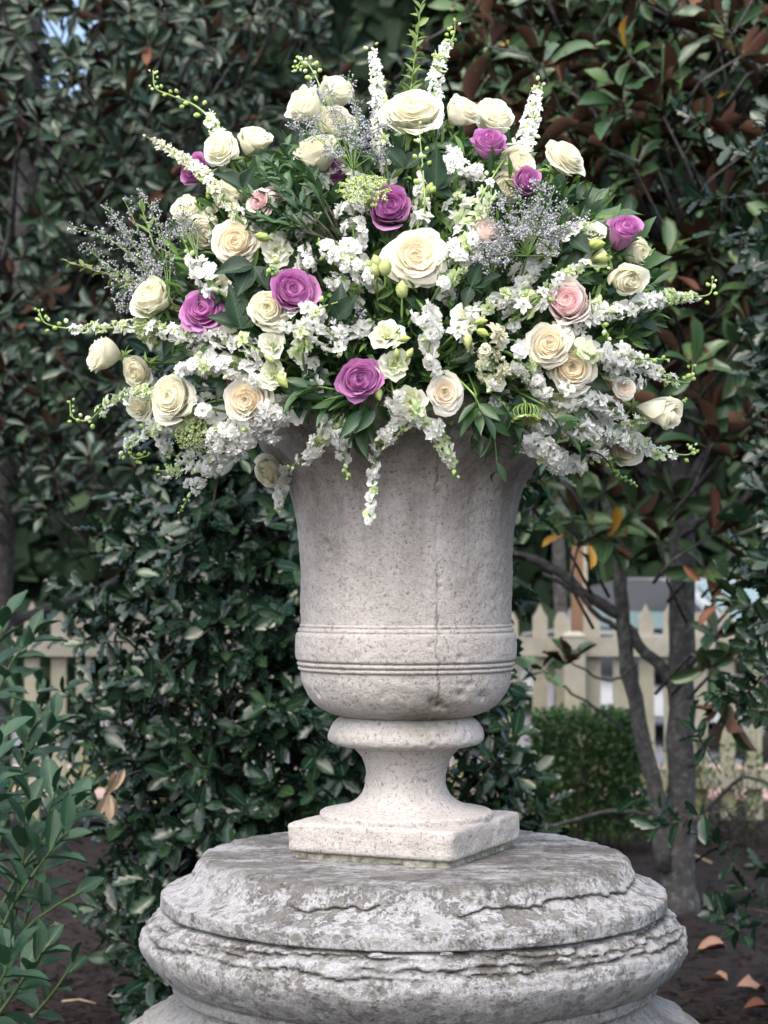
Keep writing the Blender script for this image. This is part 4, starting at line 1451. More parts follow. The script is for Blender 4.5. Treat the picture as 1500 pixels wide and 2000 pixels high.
def stem_path(p, axis, n=9):
    """from the flower's base p back into the urn; leaves the flower along -axis"""
    p = Vector(p)
    e = mouth(p)
    L = (p - e).length
    inn = (Vector((UX, 0.0, 1.78)) - p)
    inn = inn.normalized() if inn.length > 1e-4 else Vector((0, 1, 0))
    back = Vector(axis) * -1.0
    a = p + (back * .55 + inn * .6 + Vector((0, .55, 0))).normalized() * min(.10, L * .35)
    m = Vector((e.x + (p.x - e.x) * .45, e.y + (p.y - e.y) * .30 + .03, max(1.76, e.z + (p.z - e.z) * .55 + .03)))
    if a.z < 1.74 and p.z < 1.80:               # over the rim and down
        r = Vector((p.x - UX, p.y, 0))
        rl = max(.33, r.length * .8)
        r = r.normalized() if r.length > 1e-4 else Vector((0, -1, 0))
        m = Vector((UX + r.x * .27, r.y * .27, 1.775))
        return spline([e, m, a, p], n)
    return spline([e, m, a, p], n)


# ---- roses
def rose_petals(kind, seed):
    rg = np.random.default_rng(seed)
    N = {'open': 42, 'cup': 30, 'bud': 19, 'flat': 32}[kind]
    out = []
    ox, oy, sq = rg.normal() * .05, rg.normal() * .05, rg.uniform(.86, 1.0)
    for i in range(N):
        t = i / (N - 1)
        if kind == 'open':
            r, zt, cu, Wd = .06 + .84 * t ** .92, .30 + .16 * math.sin(math.pi * min(1, t * 1.15)) - .34 * t ** 2.4, .02 + .24 * t ** 1.3, 104 - 50 * t
        elif kind == 'flat':
            r, zt, cu, Wd = .08 + .82 * t ** .8, .22 + .10 * math.sin(math.pi * t) - .30 * t ** 1.8, .03 + .30 * t, 96 - 40 * t
        elif kind == 'cup':
            r, zt, cu, Wd = .06 + .70 * t ** .85, .50 + .08 * math.sin(math.pi * t) - .16 * t ** 2, .02 + .20 * t ** 2.2, 108 - 44 * t
        else:
            r, zt, cu, Wd = .06 + .52 * t ** .75, .70 - .10 * t, .015 + .20 * t ** 3, 112 - 40 * t
        r *= rg.uniform(.88, 1.10)
        zt += rg.normal() * .035
        ell = rg.normal() * .09 + .10 * math.cos(2 * i * 2.4)
        z0 = {'open': -.72, 'flat': -.55, 'cup': -.95, 'bud': -1.0}[kind]
        phi = i * 2.39996 + rg.normal() * .38
        na, ns = 9, 8
        P = np.zeros((ns, na, 3))
        ruff, ph2 = .022 + .05 * t, rg.uniform(0, 6.28)
        notch = rg.uniform(.0, .06)
        tilt = rg.normal() * .10
        for b in range(na):
            a = -1 + 2 * b / (na - 1)
            smax = 1 - .30 * abs(a) ** 2.6 - notch * math.exp(-(a / .18) ** 2)
            for k in range(ns):
                s = smax * k / (ns - 1)
                wd = R(Wd) * (.55 + .45 * min(1, s * 1.8))
                bul = math.sin(math.pi / 2 * min(1, s * 1.35)) ** .75
                q = max(0.0, (s - .62) / .38)
                rr = r * bul * (1 + (.10 * a if t > .12 else .3 * a)) + .035 * t * a * a
                zz = z0 + (zt - z0) * s ** .92
                if t < .18:
                    rr *= 1 - .35 * q
                rr += cu * q * q * 1.0
                zz -= cu * q ** 2.4 * .85
                zz += tilt * a * s * .5
                w = ruff * math.sin(5.5 * a + ph2) * q
                rr += w
                zz += ruff * .7 * math.cos(4.1 * a + ph2 * 1.7) * q
                an = phi + a * wd
                rr *= 1 + ell * a * q
                P[k, b] = (rr * math.cos(an) + ox * s, rr * math.sin(an) * sq + oy * s, zz)
        mb = MB()
        mb.grid(P, 0)
        out.append((t, mb))
    hp = []
    for i in range(9):
        t = .02 + .80 * i / 8
        if kind == 'open':
            r, zt = .06 + .84 * t ** .92, .30 + .16 * math.sin(math.pi * min(1, t * 1.15)) - .34 * t ** 2.4
        elif kind == 'flat':
            r, zt = .08 + .82 * t ** .8, .22 + .10 * math.sin(math.pi * t) - .30 * t ** 1.8
        elif kind == 'cup':
            r, zt = .06 + .70 * t ** .85, .50 + .08 * math.sin(math.pi * t) - .16 * t ** 2
        else:
            r, zt = .06 + .52 * t ** .75, .70 - .10 * t
        hp.append((r * .92, zt - .16 - .10 * t))
    hp = [(.005, hp[0][1])] + hp
    th_ = np.linspace(0, 2 * np.pi, 20, endpoint=False)
    mb = MB()
    mb.grid(np.array([[(q * math.cos(a) + ox * .7, q * math.sin(a) * sq + oy * .7, z + .02 * math.sin(5 * a + 9 * q)) for a in th_] for q, z in hp]), 0, wrap=True)
    out.append((-1.0, mb))  # added filler dome that keeps the gaps between petals from going dark
    rmax = max(np.hypot(m.v[0][:, 0], m.v[0][:, 1]).max() for _, m in out)
    for _, m in out:
        m.v[0][:, 2] += {'open': .1, 'flat': 0, 'cup': .12, 'bud': .1}[kind]
        m.v[0] /= rmax * .97
    return out


ROSE = {}
for kind in ('open', 'cup', 'bud', 'flat'):
    for sd_ in range(4):
        ROSE[kind, sd_] = [(t, Tmpl('petal', mb, ['cream_o'])) for t, mb in rose_petals(kind, 500 + sd_ * 17 + len(kind))]
mb = MB()
th = np.linspace(0, 2 * np.pi, 10, endpoint=False)
mb.grid(np.array([[(r * math.cos(t), r * math.sin(t), z) for t in th] for r, z in [(.26, -.50), (.24, -.60), (.19, -.70), (.13, -.76), (.07, -.80), (.045, -.9)]]), 0, wrap=True, flip=True)
CALYX = mb.mesh('calyx', ['palestem'])
mb = MB()
mb.grid(np.array([[(.06 * q, y, z) for q in (-w, 0, w)] for y, z, w in [(.10, -.74, 1), (.28, -.74, 1.4), (.45, -.82, .9), (.62, -.95, .1)]]))
SEPAL = mb.mesh('sepal', ['palestem'])
TRI = {'cream': ('cream_i', 'cream_o'), 'peach': ('peach_i', 'peach_o'), 'beige': ('beige_i', 'beige_o'), 'purple': ('purple_i', 'purple_o'), 'pink': ('pink_i', 'pink_o'), 'dusty': ('dusty_i', 'dusty_o')}


def face_dir(fx, fy):
    fz2 = 1 - fx * fx - fy * fy
    if fz2 < 0:
        n = math.hypot(fx, fy)
        fx, fy, fz2 = fx / n, fy / n, 0.0
    return Vector((fx, -math.sqrt(fz2), fy))


def axis_rot(axis, spin=0.0):
    return (axis.to_track_quat('Z', 'Y').to_matrix() @ Matrix.Rotation(spin, 3, 'Z'))


def add_stem(root, path, r0, r1, mat='greenstem', name='stem', sides=6):
    mb = MB()
    mb.tube(path, r0, r1, sides)
    return part(name, mb.mesh(name, [mat]), root, None, world=True)


def rose(px, py, dia, color, fx, fy, kind, label, off=0.0, group=None, seed=None):
    D = dome(px, py, off)
    c = W(px, py, D)
    rad = dia / 2 * D / FPX * 1.25
    ax = face_dir(fx, fy)
    base = c - ax * rad * .25
    root = thing('rose', label, 'rose', base, group or 'roses in the urn', rot=axis_rot(ax, px * .37))
    S = Matrix.Translation((0, 0, .25 * rad)) @ Matrix.Scale(rad, 4)
    inner, outer = TRI[color]
    sd_ = (px * 3 + py) % 4 if seed is None else seed
    for t, tm in ROSE[kind, sd_]:
        lim = .62 if color == 'purple' else .55
        part('petal' if t >= 0 else 'heart_filler', tm.mesh([inner if t < lim else outer]), root, S)
    low = {'open': -.02, 'flat': .06, 'cup': -.28, 'bud': -.42}[kind]
    SC = S @ Matrix.Translation((0, 0, low))
    part('calyx', CALYX, root, SC)
    for k in range(5):
        part('sepal', SEPAL, root, SC @ Matrix.Rotation(k * 2 * math.pi / 5 + .4, 4, 'Z'))
    add_stem(root, stem_path(c - ax * rad * (.8 - low), ax), .0036, .0030)
    return root


ROSES = [
    (808, 217, 112, 'cream', .05, .62, 'open', 'large open cream rose tilted skyward, highest of the full blooms beside a white larkspur'),
    (598, 212, 78, 'cream', -.62, .45, 'cup', 'cream rose with frilled edge leaning out of the topmost lavender statice'),
    (657, 182, 68, 'cream', .30, .80, 'cup', 'cream rose standing upright behind the topmost lavender statice', .06),
    (652, 245, 74, 'cream', .1, .35, 'cup', 'cream rose mostly veiled by the topmost lavender statice', .05),
    (621, 302, 78, 'cream', -.25, .72, 'cup', 'rounded half-open cream rose above a hidden purple rose'),
    (898, 220, 68, 'cream', .55, .55, 'cup', 'cream rose leaning away from the highest open cream rose, beside a larkspur'),
    (962, 235, 82, 'cream', .35, .68, 'cup', 'cream rose directly behind the upturned purple rose', .05),
    (1004, 320, 72, 'cream', .55, .30, 'cup', 'cream rose tucked between the upturned purple rose and the lavender statice', .04),
    (985, 368, 66, 'cream', .45, -.1, 'cup', 'cream rose half covered by greenish larkspur above the dusty rose', .06),
    (1103, 308, 86, 'cream', .55, .55, 'open', 'wide cream rose on the outline above the big lavender statice, against brown magnolia leaves'),
    (430, 293, 82, 'cream', -.42, .30, 'open', 'full cream rose covering part of a small purple rose, below curling larkspur buds', .02),
    (493, 277, 66, 'cream', .32, .72, 'cup', 'smaller cream rose pressed against the back of a full cream rose', .06),
    (370, 420, 66, 'cream', -.35, .55, 'bud', 'cream rose seen from its back between grey statice and a snapdragon', .04),
    (395, 450, 60, 'cream', .2, -.3, 'cup', 'cream rose with loose fallen petals beside the round peach rose', .03),
    (460, 473, 90, 'peach', -.05, .08, 'open', 'round many-petalled peach rose with dark rose leaves below it'),
    (814, 498, 122, 'peach', .0, .10, 'flat', 'largest open rose, ivory with a deep peach centre, in the middle of the bouquet'),
    (297, 584, 76, 'cream', -.50, .25, 'cup', 'cream rose drooping over a green umbel beside the purple rose'),
    (524, 603, 88, 'cream', -.22, .14, 'open', 'cream rose partly covered by the pointed purple rose'),
    (203, 691, 68, 'cream', -.92, .05, 'cup', 'cream rose in side view on a bare green stem, pointing away from the bouquet'),
    (268, 722, 66, 'cream', -.4, -.35, 'cup', 'cream rose hidden behind thin green stems under the drooping umbel', .07),
    (335, 776, 90, 'cream', -.40, .12, 'open', 'ivory rose in front of another, above the feathery green umbel'),
    (276, 790, 64, 'cream', -.55, .0, 'open', 'ivory rose partly behind its neighbour, above drooping larkspur buds', .05),
    (484, 784, 90, 'peach', -.32, -.05, 'open', 'pale peach rose over the urn rim with a loose pair of outer petals'),
    (870, 769, 76, 'beige', .02, .0, 'flat', 'beige-hearted small rose hanging over the urn rim'),
    (1072, 673, 84, 'peach', -.05, .06, 'open', 'upper one of two touching ivory roses'),
    (1117, 718, 92, 'peach', -.02, -.02, 'open', 'lower one of two touching ivory roses'),
    (1215, 546, 74, 'cream', .30, -.35, 'bud', 'closed cream rose nodding beside the pale pink rose'),
    (1283, 806, 76, 'cream', .80, -.28, 'bud', 'cream rose bud in side view reaching out below the snapdragon'),
    (1220, 757, 46, 'beige', .15, .05, 'flat', 'small faded beige rose among white larkspur'),
    (1212, 872, 78, 'cream', .25, -.45, 'cup', 'cream rose half hidden behind the lowest white larkspur', .05),
    (1240, 492, 56, 'cream', .70, -.05, 'cup', 'cream rose peeping from behind the withering purple rose', .05),
    (455, 384, 56, 'cream', -.15, .6, 'bud', 'cream rose behind wilted larkspur beside the pink rose', .06),
    (530, 915, 68, 'cream', -.45, -.62, 'cup', 'ivory rose hanging under the urn rim', .18),
    (757, 408, 76, 'purple', .16, .05, 'cup', 'purple rose under the pale green umbel in the middle of the bouquet'),
    (950, 284, 68, 'purple', .0, .60, 'cup', 'upturned magenta purple rose against two cream roses'),
    (575, 574, 82, 'purple', .10, .22, 'cup', 'pointed purple rose resting on a cream rose'),
    (395, 607, 84, 'purple', -.05, .30, 'open', 'wide purple rose beside broad dark rose leaves'),
    (706, 736, 88, 'purple', -.02, .02, 'cup', 'purple rose low over the urn rim beside two ivory lisianthus'),
    (1215, 460, 64, 'purple', .25, .55, 'bud', 'withering purple rose bud standing against the magnolia'),
    (384, 333, 58, 'purple', -.55, .1, 'cup', 'purple rose behind pale wilted larkspur flowers', .04),
    (648, 338, 54, 'purple', .35, -.1, 'cup', 'purple rose hidden under the rounded half-open cream rose', .06),
    (1028, 356, 52, 'purple', .35, .15, 'cup', 'purple rose half covered by the big lavender statice', .03),
    (470, 746, 48, 'purple', -.2, .5, 'cup', 'purple rose just visible behind the pale peach rose', .06),
    (506, 396, 60, 'pink', -.45, .15, 'open', 'pink rose with pale outer petals behind small dark leaves'),
    (538, 382, 40, 'pink', .2, .4, 'cup', 'pale pink rose half hidden behind the pink rose', .06),
    (1116, 592, 84, 'pink', -.28, .18, 'cup', 'pale pink rose behind larkspur buds beside the nodding cream rose'),
    (948, 457, 60, 'dusty', .12, .50, 'cup', 'dusty beige pink rose beneath the lavender statice'),
]
for a in ROSES:
    rose(*a)


# ---- lisianthus: ruffled cups with lime buds
def lis_petals(seed):
    rg = np.random.default_rng(seed)
    out = []
    for i in range(11):
        t = i / 10
        r, zt, cu = .16 + .62 * t, .38 - .22 * t, .10 + .30 * t
        phi = i * 2.39996
        na, ns = 9, 6
        P = np.zeros((ns, na, 3))
        ph = rg.uniform(0, 6.28)
        for b in range(na):
            a = -1 + 2 * b / (na - 1)
            for k in range(ns):
                s = (1 - .22 * abs(a) ** 2.2) * k / (ns - 1)
                bul = math.sin(math.pi / 2 * min(1, s * 1.2))
                q = max(0, (s - .5) / .5)
                rr = r * bul + cu * q * q + .09 * q * math.sin(8 * a + ph)
                zz = -.6 + (zt + .6) * s - cu * .6 * q ** 2.2 + .09 * q * math.cos(7 * a + ph * 1.3)
                an = phi + a * R(60) * (.5 + .5 * min(1, s * 1.7))
                P[k, b] = (rr * math.cos(an), rr * math.sin(an), zz)
        mb = MB()
        mb.grid(P)
        out.append(Tmpl('petal', mb, ['lis_w']))
    return out


LIS = [lis_petals(601), lis_petals(602)]


def ovoid(name, prof, mats, sides=8, twist=.0, rib=.12):
    mb = MB()
    th = np.linspace(0, 2 * np.pi, sides, endpoint=False)
    mb.grid(np.array([[(r * math.cos(t + twist * k) * (1 + rib * (j % 2)), z, r * math.sin(t + twist * k) * (1 + rib * (j % 2))) for j, t in enumerate(th)] for k, (r, z) in enumerate(prof)]), 0, wrap=True, flip=False)
    return Tmpl(name, mb, mats)


LISBUD = ovoid('bud', [(.04, 0), (.15, .08), (.22, .28), (.24, .5), (.20, .72), (.13, .88), (.05, 1.0), (.01, 1.06)], ['lisbud'], 12, .42, .45)
mb = MB()
th = np.linspace(0, 2 * np.pi, 8, endpoint=False)
mb.grid(np.array([[(r * math.cos(t), r * math.sin(t), z) for t in th] for r, z in [(.02, -.2), (.12, -.25), (.13, -.4), (.05, -.6)]]), 0, wrap=True, flip=True)
LISEYE = mb.mesh('pistil', ['eye'])


def lisianthus(px, py, dia, fx, fy, label, green=True, off=0.0, buds=()):
    D = dome(px, py, off)
    c = W(px, py, D)
    rad = dia / 2 * D / FPX
    ax = face_dir(fx, fy)
    root = thing('lisianthus', label, 'lisianthus', c - ax * rad * .3, 'lisianthus in the urn', rot=axis_rot(ax, px))
    S = Matrix.Translation((0, 0, .3 * rad)) @ Matrix.Scale(rad, 4)
    for i, tm in enumerate(LIS[(px + py) % 2]):
        part('petal', tm.mesh(['lis_o' if (green and i < 7) or (green and i % 3 == 0) else 'lis_w']), root, S)
    part('pistil', LISEYE, root, S)
    add_stem(root, stem_path(c - ax * rad * .6, ax), .003, .0026, 'palestem')
    for (bx, by, L, dx, dy) in buds:
        bD = D - .015
        q = W(bx, by, bD)
        l = .85 * L * bD / FPX
        part('bud', LISBUD.mesh(), root, Matrix(frame(q - Vector((dx, 0, dy)).normalized() * l * .5, (dx, -.15, dy), (0, -1, 0), l).tolist()), world=True)
        add_stem(root, spline([q - Vector((dx, 0, dy)).normalized() * l * .45, q - Vector((dx, -.3, dy)).normalized() * l * .9 + Vector((0, .02, 0)), c - ax * rad + Vector((0, .03, 0))], 6), .0018, .0016, 'palestem')
    return root


lisianthus(755, 653, 68, -.05, .35, 'ivory lisianthus opening upward beside a lime bud, above the low purple rose', True, 0, [(790, 662, 26, .9, .1)])
lisianthus(771, 713, 64, .12, -.08, 'greenish lisianthus touching the low purple rose', True, 0, [(800, 690, 26, .5, .8), (775, 690, 22, -.1, .9)])
lisianthus(533, 731, 58, .0, .1, 'greenish ivory lisianthus with lime sepals above the pale peach rose', True, 0, [(552, 745, 36, .6, -.8), (528, 702, 26, -.5, .6)])
lisianthus(530, 672, 58, -.1, .1, 'ivory lisianthus under the cream rose that carries the pointed purple rose', False)
lisianthus(908, 622, 60, -.15, .25, 'ivory lisianthus with yellow green buds hanging at its side', True, 0, [(940, 628, 28, .9, .1), (943, 650, 30, .8, -.4), (913, 665, 34, .05, -1)])
lisianthus(804, 784, 66, .0, -.05, 'ivory lisianthus with open green eye over the urn rim', True, 0, [(738, 768, 34, .25, -.9)])
lisianthus(540, 488, 64, .1, -.15, 'white lisianthus in side view beside the round peach rose', False, .02, [(512, 463, 34, -.9, .2)])
lisianthus(968, 745, 40, .2, -.2, 'small faded lisianthus among withered cream florets', True, -.005)
lisianthus(1158, 455, 56, .1, .4, 'white lisianthus beside the two pale buds under the withering purple rose', False, .02, [(1163, 478, 42, .95, .1), (1178, 504, 38, .98, .05)])
lisianthus(1078, 795, 62, .1, -.3, 'greenish lisianthus between the touching ivory roses and the hanging umbel', True, .02)
lisianthus(1165, 505, 48, -.2, .4, 'small white lisianthus behind greenish larkspur buds', False, .03, [(1028, 547, 52, .25, .95)])


def bud_sprig(label, buds, off=0.0):
    q0 = W(buds[0][0], buds[0][1], dome(buds[0][0], buds[0][1], off))
    root = thing('lisianthus_buds', label, 'flower buds', q0, 'lisianthus in the urn')
    stem = add_stem(root, stem_path(q0 - Vector((0, -.02, .03)), Vector((0, 0, 1))), .0026, .0022, 'palestem')
    for (bx, by, L, dx, dy) in buds:
        D = dome(bx, by, off)
        q = W(bx, by, D)
        l = .88 * L * D / FPX
        part('bud', LISBUD.mesh(), root, Matrix(frame(q - Vector((dx, 0, dy)).normalized() * l * .5, (dx, -.25, dy), (0, -1, 0), l * 1.15, l, l * 1.15).tolist()), world=True)
        add_stem(root, spline([q - Vector((dx, 0, dy)).normalized() * l * .45, q + Vector((0, .01, -.03)), q0 + Vector((0, .02, -.05))], 5), .0016, .0018, 'palestem')


bud_sprig('three plump lime lisianthus buds below the largest open rose', [(735, 512, 32, -.3, 1), (752, 522, 40, .1, 1), (732, 528, 30, -.2, .7)], -.01)
bud_sprig('single lime lisianthus bud standing under the largest open rose', [(785, 566, 38, .0, 1)])
bud_sprig('pair of lime lisianthus buds beside a white larkspur above the largest open rose', [(840, 368, 26, .3, .9), (828, 375, 22, -.3, .9)])


# ---- small-flowered spikes: florets and buds shared by all
def ring_petals(mb, n, L, w, lift, r0, ruff, rg, mi=0, z0=0.0, pointed=.0, phase=0.0):
    for k in range(n):
        a = phase + 2 * math.pi * k / n + rg.normal() * .14
        lf = R(lift) + rg.normal() * .16
        Lk = L * rg.uniform(.82, 1.1)
        P = np.zeros((4, 5, 3))
        ph, tw = rg.uniform(0, 6.28), rg.normal() * .25
        for i, s in enumerate((0, .38, .75, 1.0)):
            ww = w * (.30, .90, 1.0, .62 * (1 - pointed))[i] * .5
            rad = r0 + Lk * s * math.cos(lf)
            z = z0 + Lk * s * math.sin(lf) - Lk * .26 * s ** 2.2
            for j, x in enumerate((-1, -.5, 0, .5, 1)):
                edge = 1 - .10 * x * x * s - (.08 * s if x == 0 and i == 3 and pointed < .2 else 0)
                rf = ruff * s * 2.2
                rr = rad * edge + rf * .5 * math.cos(5.1 * x + ph * 1.3)
                zz = z + rf * math.sin(4.3 * x + ph) + .10 * L * x * x * s + tw * x * ww * s
                P[i, j] = (rr * math.cos(a) - x * ww * math.sin(a), rr * math.sin(a) + x * ww * math.cos(a), zz)
        mb.grid(P, mi)


def floret(kind, seed):
    rg = np.random.default_rng(seed)
    mb = MB()
    if kind == 'larkspur':
        ring_petals(mb, 5, 1.0, .62, 14, .05, .022, rg, 0, 0, .5)
        ring_petals(mb, 5, .78, .46, 36, .04, .022, rg, 0, .03, .4, .6)
        ring_petals(mb, 4, .42, .34, 60, .03, .03, rg, 0, .05, .3, .3)
        ring_petals(mb, 4, .34, .20, 50, .0, .01, rg, 1, .10)
        mb.tube([(0, 0, .02), (.0, -.12, -.35), (0, -.3, -.75)], .07, .025, 5, 1)
    elif kind == 'stock':
        ring_petals(mb, 5, 1.0, .95, 8, .04, .06, rg)
        ring_petals(mb, 5, .80, .75, 34, .03, .06, rg, 0, .05, 0, .7)
        ring_petals(mb, 4, .52, .5, 58, .02, .05, rg, 0, .06, 0, .2)
        ring_petals(mb, 3, .22, .14, 60, .0, .01, rg, 1, .10)
        mb.tube([(0, 0, .02), (0, 0, -.3), (0, .02, -.7)], .09, .04, 5, 1)
    else:
        ring_petals(mb, 3, 1.0, 1.15, 24, .16, .04, rg, 0, .25)
        ring_petals(mb, 2, 1.0, 1.2, 62, .10, .04, rg, 0, .25, 0, 1.2)
        ring_petals(mb, 4, .50, .6, 74, .10, .05, rg, 0, .2, 0, .5)
        mb.tube([(0, 0, .5), (0, 0, .1), (0, 0, -.45), (0, 0, -.7)], lambda t: .30 * (1 - .55 * t), None, 7, 0)
        ring_petals(mb, 4, .35, .3, 20, .08, .01, rg, 1, -.55)
    return Tmpl('floret', mb, ['white', 'palestem'])


FLO = {k: [floret(k, 700 + i) for i in range(4)] for k in ('larkspur', 'stock', 'snap')}
LBUD = ovoid('bud', [(.03, 0), (.20, .12), (.34, .38), (.33, .62), (.20, .86), (.04, 1.0)], ['bud'], 7)


def spike(pts, w, kind, label, tone='white', off=0.0, tip=.25, dens=1.0, group=None, open_from=0.0, curl=None, D1=0.0):
    """a flower spike whose axis follows photo points from the bouquet outwards; w its width in photo pixels"""
    P0 = [W(x, y, dome(x, y, off) + D1 * i / (len(pts) - 1)) for i, (x, y) in enumerate(pts)]
    nm = {'larkspur': 'larkspur', 'stock': 'stock_flower', 'snap': 'snapdragon'}[kind]
    root = thing(nm, label, {'larkspur': 'larkspur', 'stock': 'stock', 'snap': 'snapdragon'}[kind], P0[0], group or {'larkspur': 'larkspur spikes', 'stock': 'stock spikes', 'snap': 'snapdragon spikes'}[kind])
    N = 40
    C = spline(P0, N)
    L = sum((C[i + 1] - C[i]).length for i in range(N - 1))
    d0 = (C[1] - C[0]).normalized()
    st = stem_path(C[0], d0)
    add_stem(root, st[:-1] + C, lambda t: (.0024 if w > 25 else .0013) * (1 - .65 * t) + .0005, None, 'palestem' if tip > .1 else 'greenstem', sides=5)
    wm = w * (C[0].y - CAM.y) / FPX          # width in metres
    wm *= 1.18
    fr = {'larkspur': .0215, 'stock': .0205, 'snap': .0235}[kind]
    fr = min(fr, wm * .40)
    step = fr * {'larkspur': .40, 'stock': .38, 'snap': .46}[kind] / dens
    n = max(4, int(L / step))
    for k in range(n):
        s = (k + .5) / n
        if s < open_from:
            continue
        i = min(N - 2, int(s * (N - 1)))
        p = np.array(C[i].lerp(C[i + 1], s * (N - 1) - i))
        d = unit(np.array(C[i + 1] - C[i]))
        e1, e2 = perp(d)
        az = k * 2.39996 + RNG.normal() * .3
        o = math.cos(az) * e1 + math.sin(az) * e2
        if s < 1 - tip:
            grow = 1.0 - .30 * s
            if s > 1 - tip * 1.6:
                grow *= .8
            o2 = unit(o + d * .25 + RNG.normal(size=3) * .22 + np.array((0, -.12, -.05)))
            dist = max(.004, wm * .5 * (1 - .35 * s) - fr * .70) * RNG.uniform(.4, 1.35)
            fs = fr * grow * RNG.uniform(.70, 1.15)
            t = FLO[kind][RNG.integers(4)]
            tn = tone
            if tone == 'white' and kind == 'larkspur' and s > 1 - tip * 1.9:
                tn = 'greenwhite' if RNG.uniform() < .6 else 'white'
            if tone == 'white' and RNG.uniform() < .09:
                tn = 'greenwhite'
            if tone == 'white' and kind == 'snap' and RNG.uniform() < .18:
                tn = 'lis_o'
            if tone == 'greenwhite' and RNG.uniform() < .45:
                tn = 'white'
            if tone == 'wilt' and RNG.uniform() < .4:
                tn = 'white' if RNG.uniform() < .5 else 'lis_o'
            q = Vector(o2).to_track_quat('Z', 'Y').to_matrix() @ Matrix.Rotation(RNG.uniform(0, 6.28), 3, 'Z')
            sq = RNG.uniform(.7, 1.1) if tone != 'wilt' else .6
            m = Matrix.Translation(p + o * dist) @ q.to_4x4() @ Matrix.Diagonal((fs, fs * RNG.uniform(.8, 1.1), fs * (1.35 if tone == 'wilt' else 1) * RNG.uniform(.8, 1.2), 1))
            part('floret', t.mesh([tn, 'palestem']), root, m, world=True)
            if RNG.uniform() < .13:
                bo = unit(o + RNG.normal(size=3) * .5 + d * .5)
                part('bud', LBUD.mesh(['bud'] if RNG.uniform() < .5 else ['greenwhite']), root, Matrix(frame(p + bo * dist * 1.3, bo, rvec(), .011, .012, .011).tolist()), world=True)
        else:
            if kind == 'larkspur' and k % 2 and s < .97:
                continue
            u = (s - (1 - tip)) / tip
            bl = {'larkspur': .0125, 'stock': .0085, 'snap': .0125}[kind] * (1 - .5 * u) * RNG.uniform(.85, 1.15)
            ped_l = {'larkspur': .011, 'stock': .003, 'snap': .001}[kind] * (1 - .5 * u)
            dd = unit(o * .8 + d * (.55 + .6 * u) + RNG.normal(size=3) * .15)
            m = frame(p + o * ped_l, dd, rvec(), bl * 1.1, bl, bl * 1.1)
            part('bud', LBUD.mesh(['bud'] if RNG.uniform() < .7 else ['greenwhite']), root, Matrix(m.tolist()), world=True)
    return root


